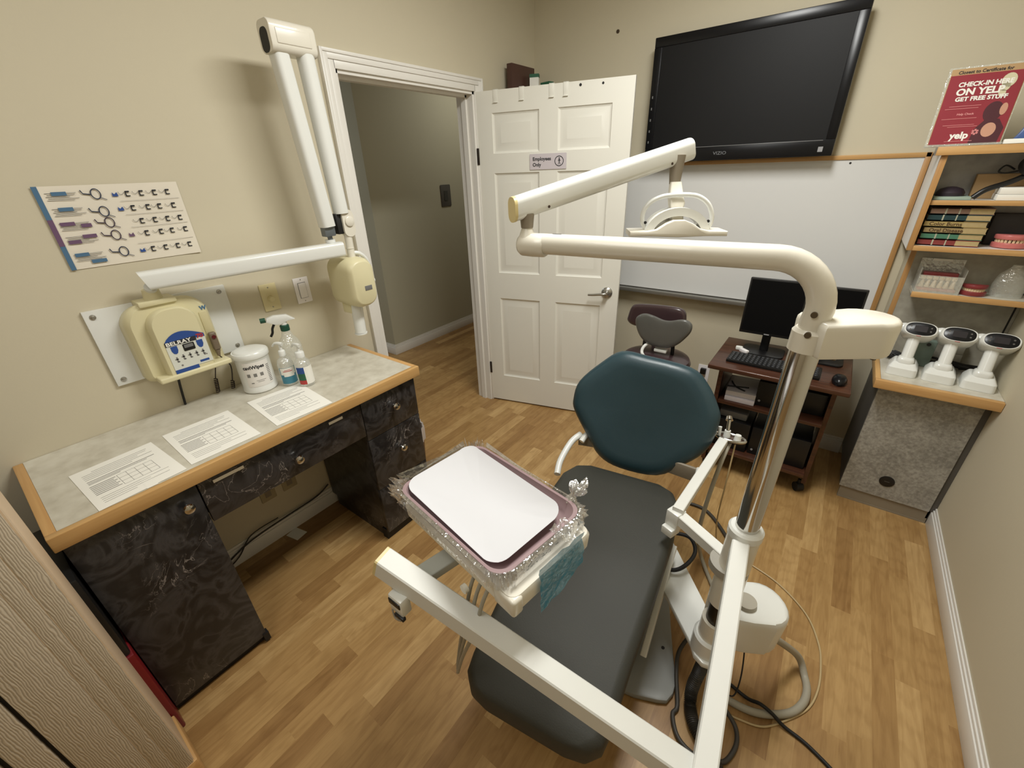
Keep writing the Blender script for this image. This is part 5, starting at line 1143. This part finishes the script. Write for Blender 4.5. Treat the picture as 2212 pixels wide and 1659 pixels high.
# ------------------------------------------------------------------ assistant arm
aa = thing('assistant_unit', 'white jointed assistant arm with suction holder between post and backrest', 'arm', (1.88, -1.655, .60))
obj('inner_link', beam((1.885, -1.655, .610), (1.712, -1.560, .610), .036, .036, .002, n=1), M_beam, aa, angle=25)
obj('elbow', MB().box(-.022, .022, -.022, .022, .560, .632, .004, M=F_top(1.712, -1.565, 0, -20)).box(-.026, .014, -.03, .014, .545, .575, .003, M=F_top(1.715, -1.575, 0, -20)), M_enamel, aa)
obj('outer_link', beam((1.716, -1.572, .632), (1.743, -1.075, .632), .034, .028, .002, n=1), M_beam, aa, angle=25)
hr_ = MB(); hr_.tube([Vector((1.762+.055*math.cos(a2), -1.055+.026*math.sin(a2), .642)) for a2 in [2*PI*k/24 for k in range(25)]], .006, 10); obj('holder_ring', hr_, M_chrome, aa)
obj('holder_plate', MB().prism([(1.762+.052*math.cos(2*PI*k/20), -1.055+.023*math.sin(2*PI*k/20)) for k in range(20)], .630, .638, bev=.001), mat('brown_holder_plate', rgb(74, 54, 42), .4), aa)
sx_ = thing('suction_handpiece', 'chrome suction handpiece with white grip standing in the assistant holder', 'handpiece', (1.745, -1.05, .64))
obj('grip', MB().cyl((1.748, -1.052, .6395), (1.747, -1.050, .668), .014, .011), M_enamel, sx_)
obj('chrome_tip', MB().cyl((1.747, -1.050, .668), (1.742, -1.03, .705), .007).cyl((1.742, -1.03, .703), (1.738, -1.018, .712), .014, .011), M_chrome, sx_)
tag(obj('valve_handpiece', MB().cyl((1.788, -1.06, .6395), (1.788, -1.058, .664), .014, .011), M_enamel), 'short white valve handpiece right of the chrome suction tip', 'handpiece')
tag(obj('saliva_ejector', MB().cyl((1.722, -1.058, .6395), (1.718, -1.052, .676), .005, .007), M_enamel), 'thin white saliva ejector at the left of the assistant holder', 'handpiece')

# ------------------------------------------------------------------ hoses and cables
def hose(name, label, pts, r, m, n=10, cat='hose', radii=None, sm=8):
    return tag(obj(name, MB().tube(pts, r, n, smooth=sm, radii=radii), m), label, cat)
hose('suction_hose', 'grey suction hose hanging from the assistant holder to the floor', [(1.765, -1.06, .62), (1.758, -1.13, .56), (1.748, -1.19, .40), (1.742, -1.17, .20), (1.76, -1.12, .05), (1.80, -1.16, .012), (1.87, -1.28, .012), (1.90, -1.42, .011), (1.90, -1.56, .011)], .0085, M_hose)
hose('thin_tube', 'thin olive tube dropping from the assistant holder to the floor', [(1.785, -1.06, .62), (1.79, -1.10, .45), (1.79, -1.06, .2), (1.82, -1.03, .02), (1.88, -1.09, .004), (1.93, -1.2, .0035)], .003, M_ctube)
hose('floor_hose', 'thick grey hose looping on the floor from the junction box', [(2.035, -1.555, .28), (2.10, -1.47, .17), (2.165, -1.40, .06), (2.195, -1.42, .013), (2.207, -1.47, .013), (2.200, -1.525, .013), (2.170, -1.580, .013), (2.115, -1.625, .013), (2.06, -1.650, .013), (1.99, -1.655, .013), (1.95, -1.63, .013)], .012, M_hose)
hose('cream_tube', 'thin cream tube in a wide loop on the wooden floor', [(1.944, -1.009, .004), (2.069, -1.053, .004), (2.177, -1.144, .004), (2.228, -1.255, .004), (2.241, -1.347, .004), (2.239, -1.441, .004), (2.217, -1.526, .004), (2.166, -1.603, .004), (2.107, -1.668, .004), (2.043, -1.690, .004), (1.98, -1.70, .004)], .0034, M_ctube)
hose('power_cable', 'black power cable running over the floor to the lower right', [(1.94, -1.58, .006), (1.998, -1.597, .006), (2.05, -1.612, .010), (2.085, -1.62, .031), (2.12, -1.628, .031), (2.16, -1.633, .010), (2.232, -1.647, .006), (2.33, -1.70, .006), (2.42, -1.80, .006)], .0058, M_rub, cat='cable')
hose('floor_cable', 'dark hose curving on the floor left of the post', [(1.868, -1.62, .24), (1.845, -1.56, .12), (1.818, -1.60, .034), (1.832, -1.68, .034), (1.866, -1.77, .012), (1.862, -1.805, .010), (1.892, -1.854, .010), (1.937, -1.873, .010), (1.99, -1.87, .010), (2.06, -1.86, .010)], .007, M_hosed)
hose('floor_cable', 'short dark hose loop on the floor right under the long beam', [(1.99, -1.70, .034), (2.035, -1.725, .012), (2.047, -1.775, .010), (2.030, -1.835, .010), (1.995, -1.866, .026)], .007, M_hosed)
hose('corrugated_hose', 'dark corrugated hose dropping from the post and trailing on the floor', [(1.905, -1.69, .215), (1.898, -1.70, .14), (1.892, -1.72, .06), (1.902, -1.755, .026), (1.925, -1.80, .024), (1.97, -1.84, .024), (2.04, -1.90, .024), (2.10, -1.97, .024)], .019, mat('dark_corrugated_plastic', rgb(48, 44, 38), .5), n=14, radii=lambda u: .0185+.0022*math.sin(u*2*PI*75), sm=44)
hose('black_loop_hose', 'black hose looping out beside the seat', [(1.62, -1.33, .27), (1.675, -1.325, .30), (1.734, -1.325, .31), (1.768, -1.37, .30), (1.760, -1.435, .29), (1.725, -1.475, .27), (1.66, -1.48, .26)], .0075, M_rub)
hose('curled_wire', 'short dark wire curling below the junction box', [(1.985, -1.605, .28), (2.00, -1.62, .22), (2.01, -1.66, .15), (2.005, -1.69, .10), (1.975, -1.70, .11)], .0022, M_rub, cat='cable')
hose('floor_socket_cable', 'dark cable pair running on the floor behind the post', [(1.60, -.78, .009), (1.70, -.78, .009), (1.80, -.87, .009), (1.90, -1.02, .009), (1.95, -1.2, .009), (1.96, -1.40, .009)], .008, M_hosed)

# ------------------------------------------------------------------ lights
def area(name, loc, sx, sy, power, col, rot=(0, 0, 0)):
    l = bpy.data.lights.new(name, 'AREA'); l.shape = 'RECTANGLE'; l.size = sx; l.size_y = sy; l.energy = power; l.color = col
    o = bpy.data.objects.new(name, l); COL.objects.link(o); o.location = loc; o.rotation_euler = rot; return o
area('ceiling_lamp', (1.52, -1.30, HC-.03), .34, 1.0, 43, (1.0, 1.0, .965))
area('ceiling_lamp_rear', (1.25, -3.1, HC-.03), .6, 1.2, 13, (1.0, 1.0, .965))
area('hall_cool_fill', (-2.4, -1.8, HC-.05), .5, .5, 16, (.86, .93, 1.0))  # added bluish fill standing in for daylight from an unseen source in the hall
area('hall_lamp_far', (-.7, .9, HC-.05), .3, .3, 7, (1.0, .96, .86))
w = bpy.data.worlds.new('world'); bpy.context.scene.world = w; w.use_nodes = True
w.node_tree.nodes['Background'].inputs[0].default_value = (.5, .5, .48, 1); w.node_tree.nodes['Background'].inputs[1].default_value = .05

# ------------------------------------------------------------------ camera
cam = bpy.data.cameras.new('camera'); cam.sensor_width = 36; cam.sensor_fit = 'HORIZONTAL'; cam.lens = 908.71/2212*36; cam.clip_start = .02
co = bpy.data.objects.new('camera', cam); COL.objects.link(co)
fw = Vector((-.5417528, .70690498, -.45474087)); R = Vector((.80345279, .59444726, -.03310694)); U = Vector((-.246916, .3832986, .89000824))
M = Matrix((R, U, -fw)).transposed().to_4x4(); M.translation = (1.919, -2.6813, 1.626); co.matrix_world = M
sc = bpy.context.scene; sc.camera = co
sc.view_settings.view_transform = 'Standard'; sc.view_settings.look = 'None'; sc.view_settings.exposure = 0.03; sc.view_settings.gamma = 1.0; sc.view_settings.use_curve_mapping = False
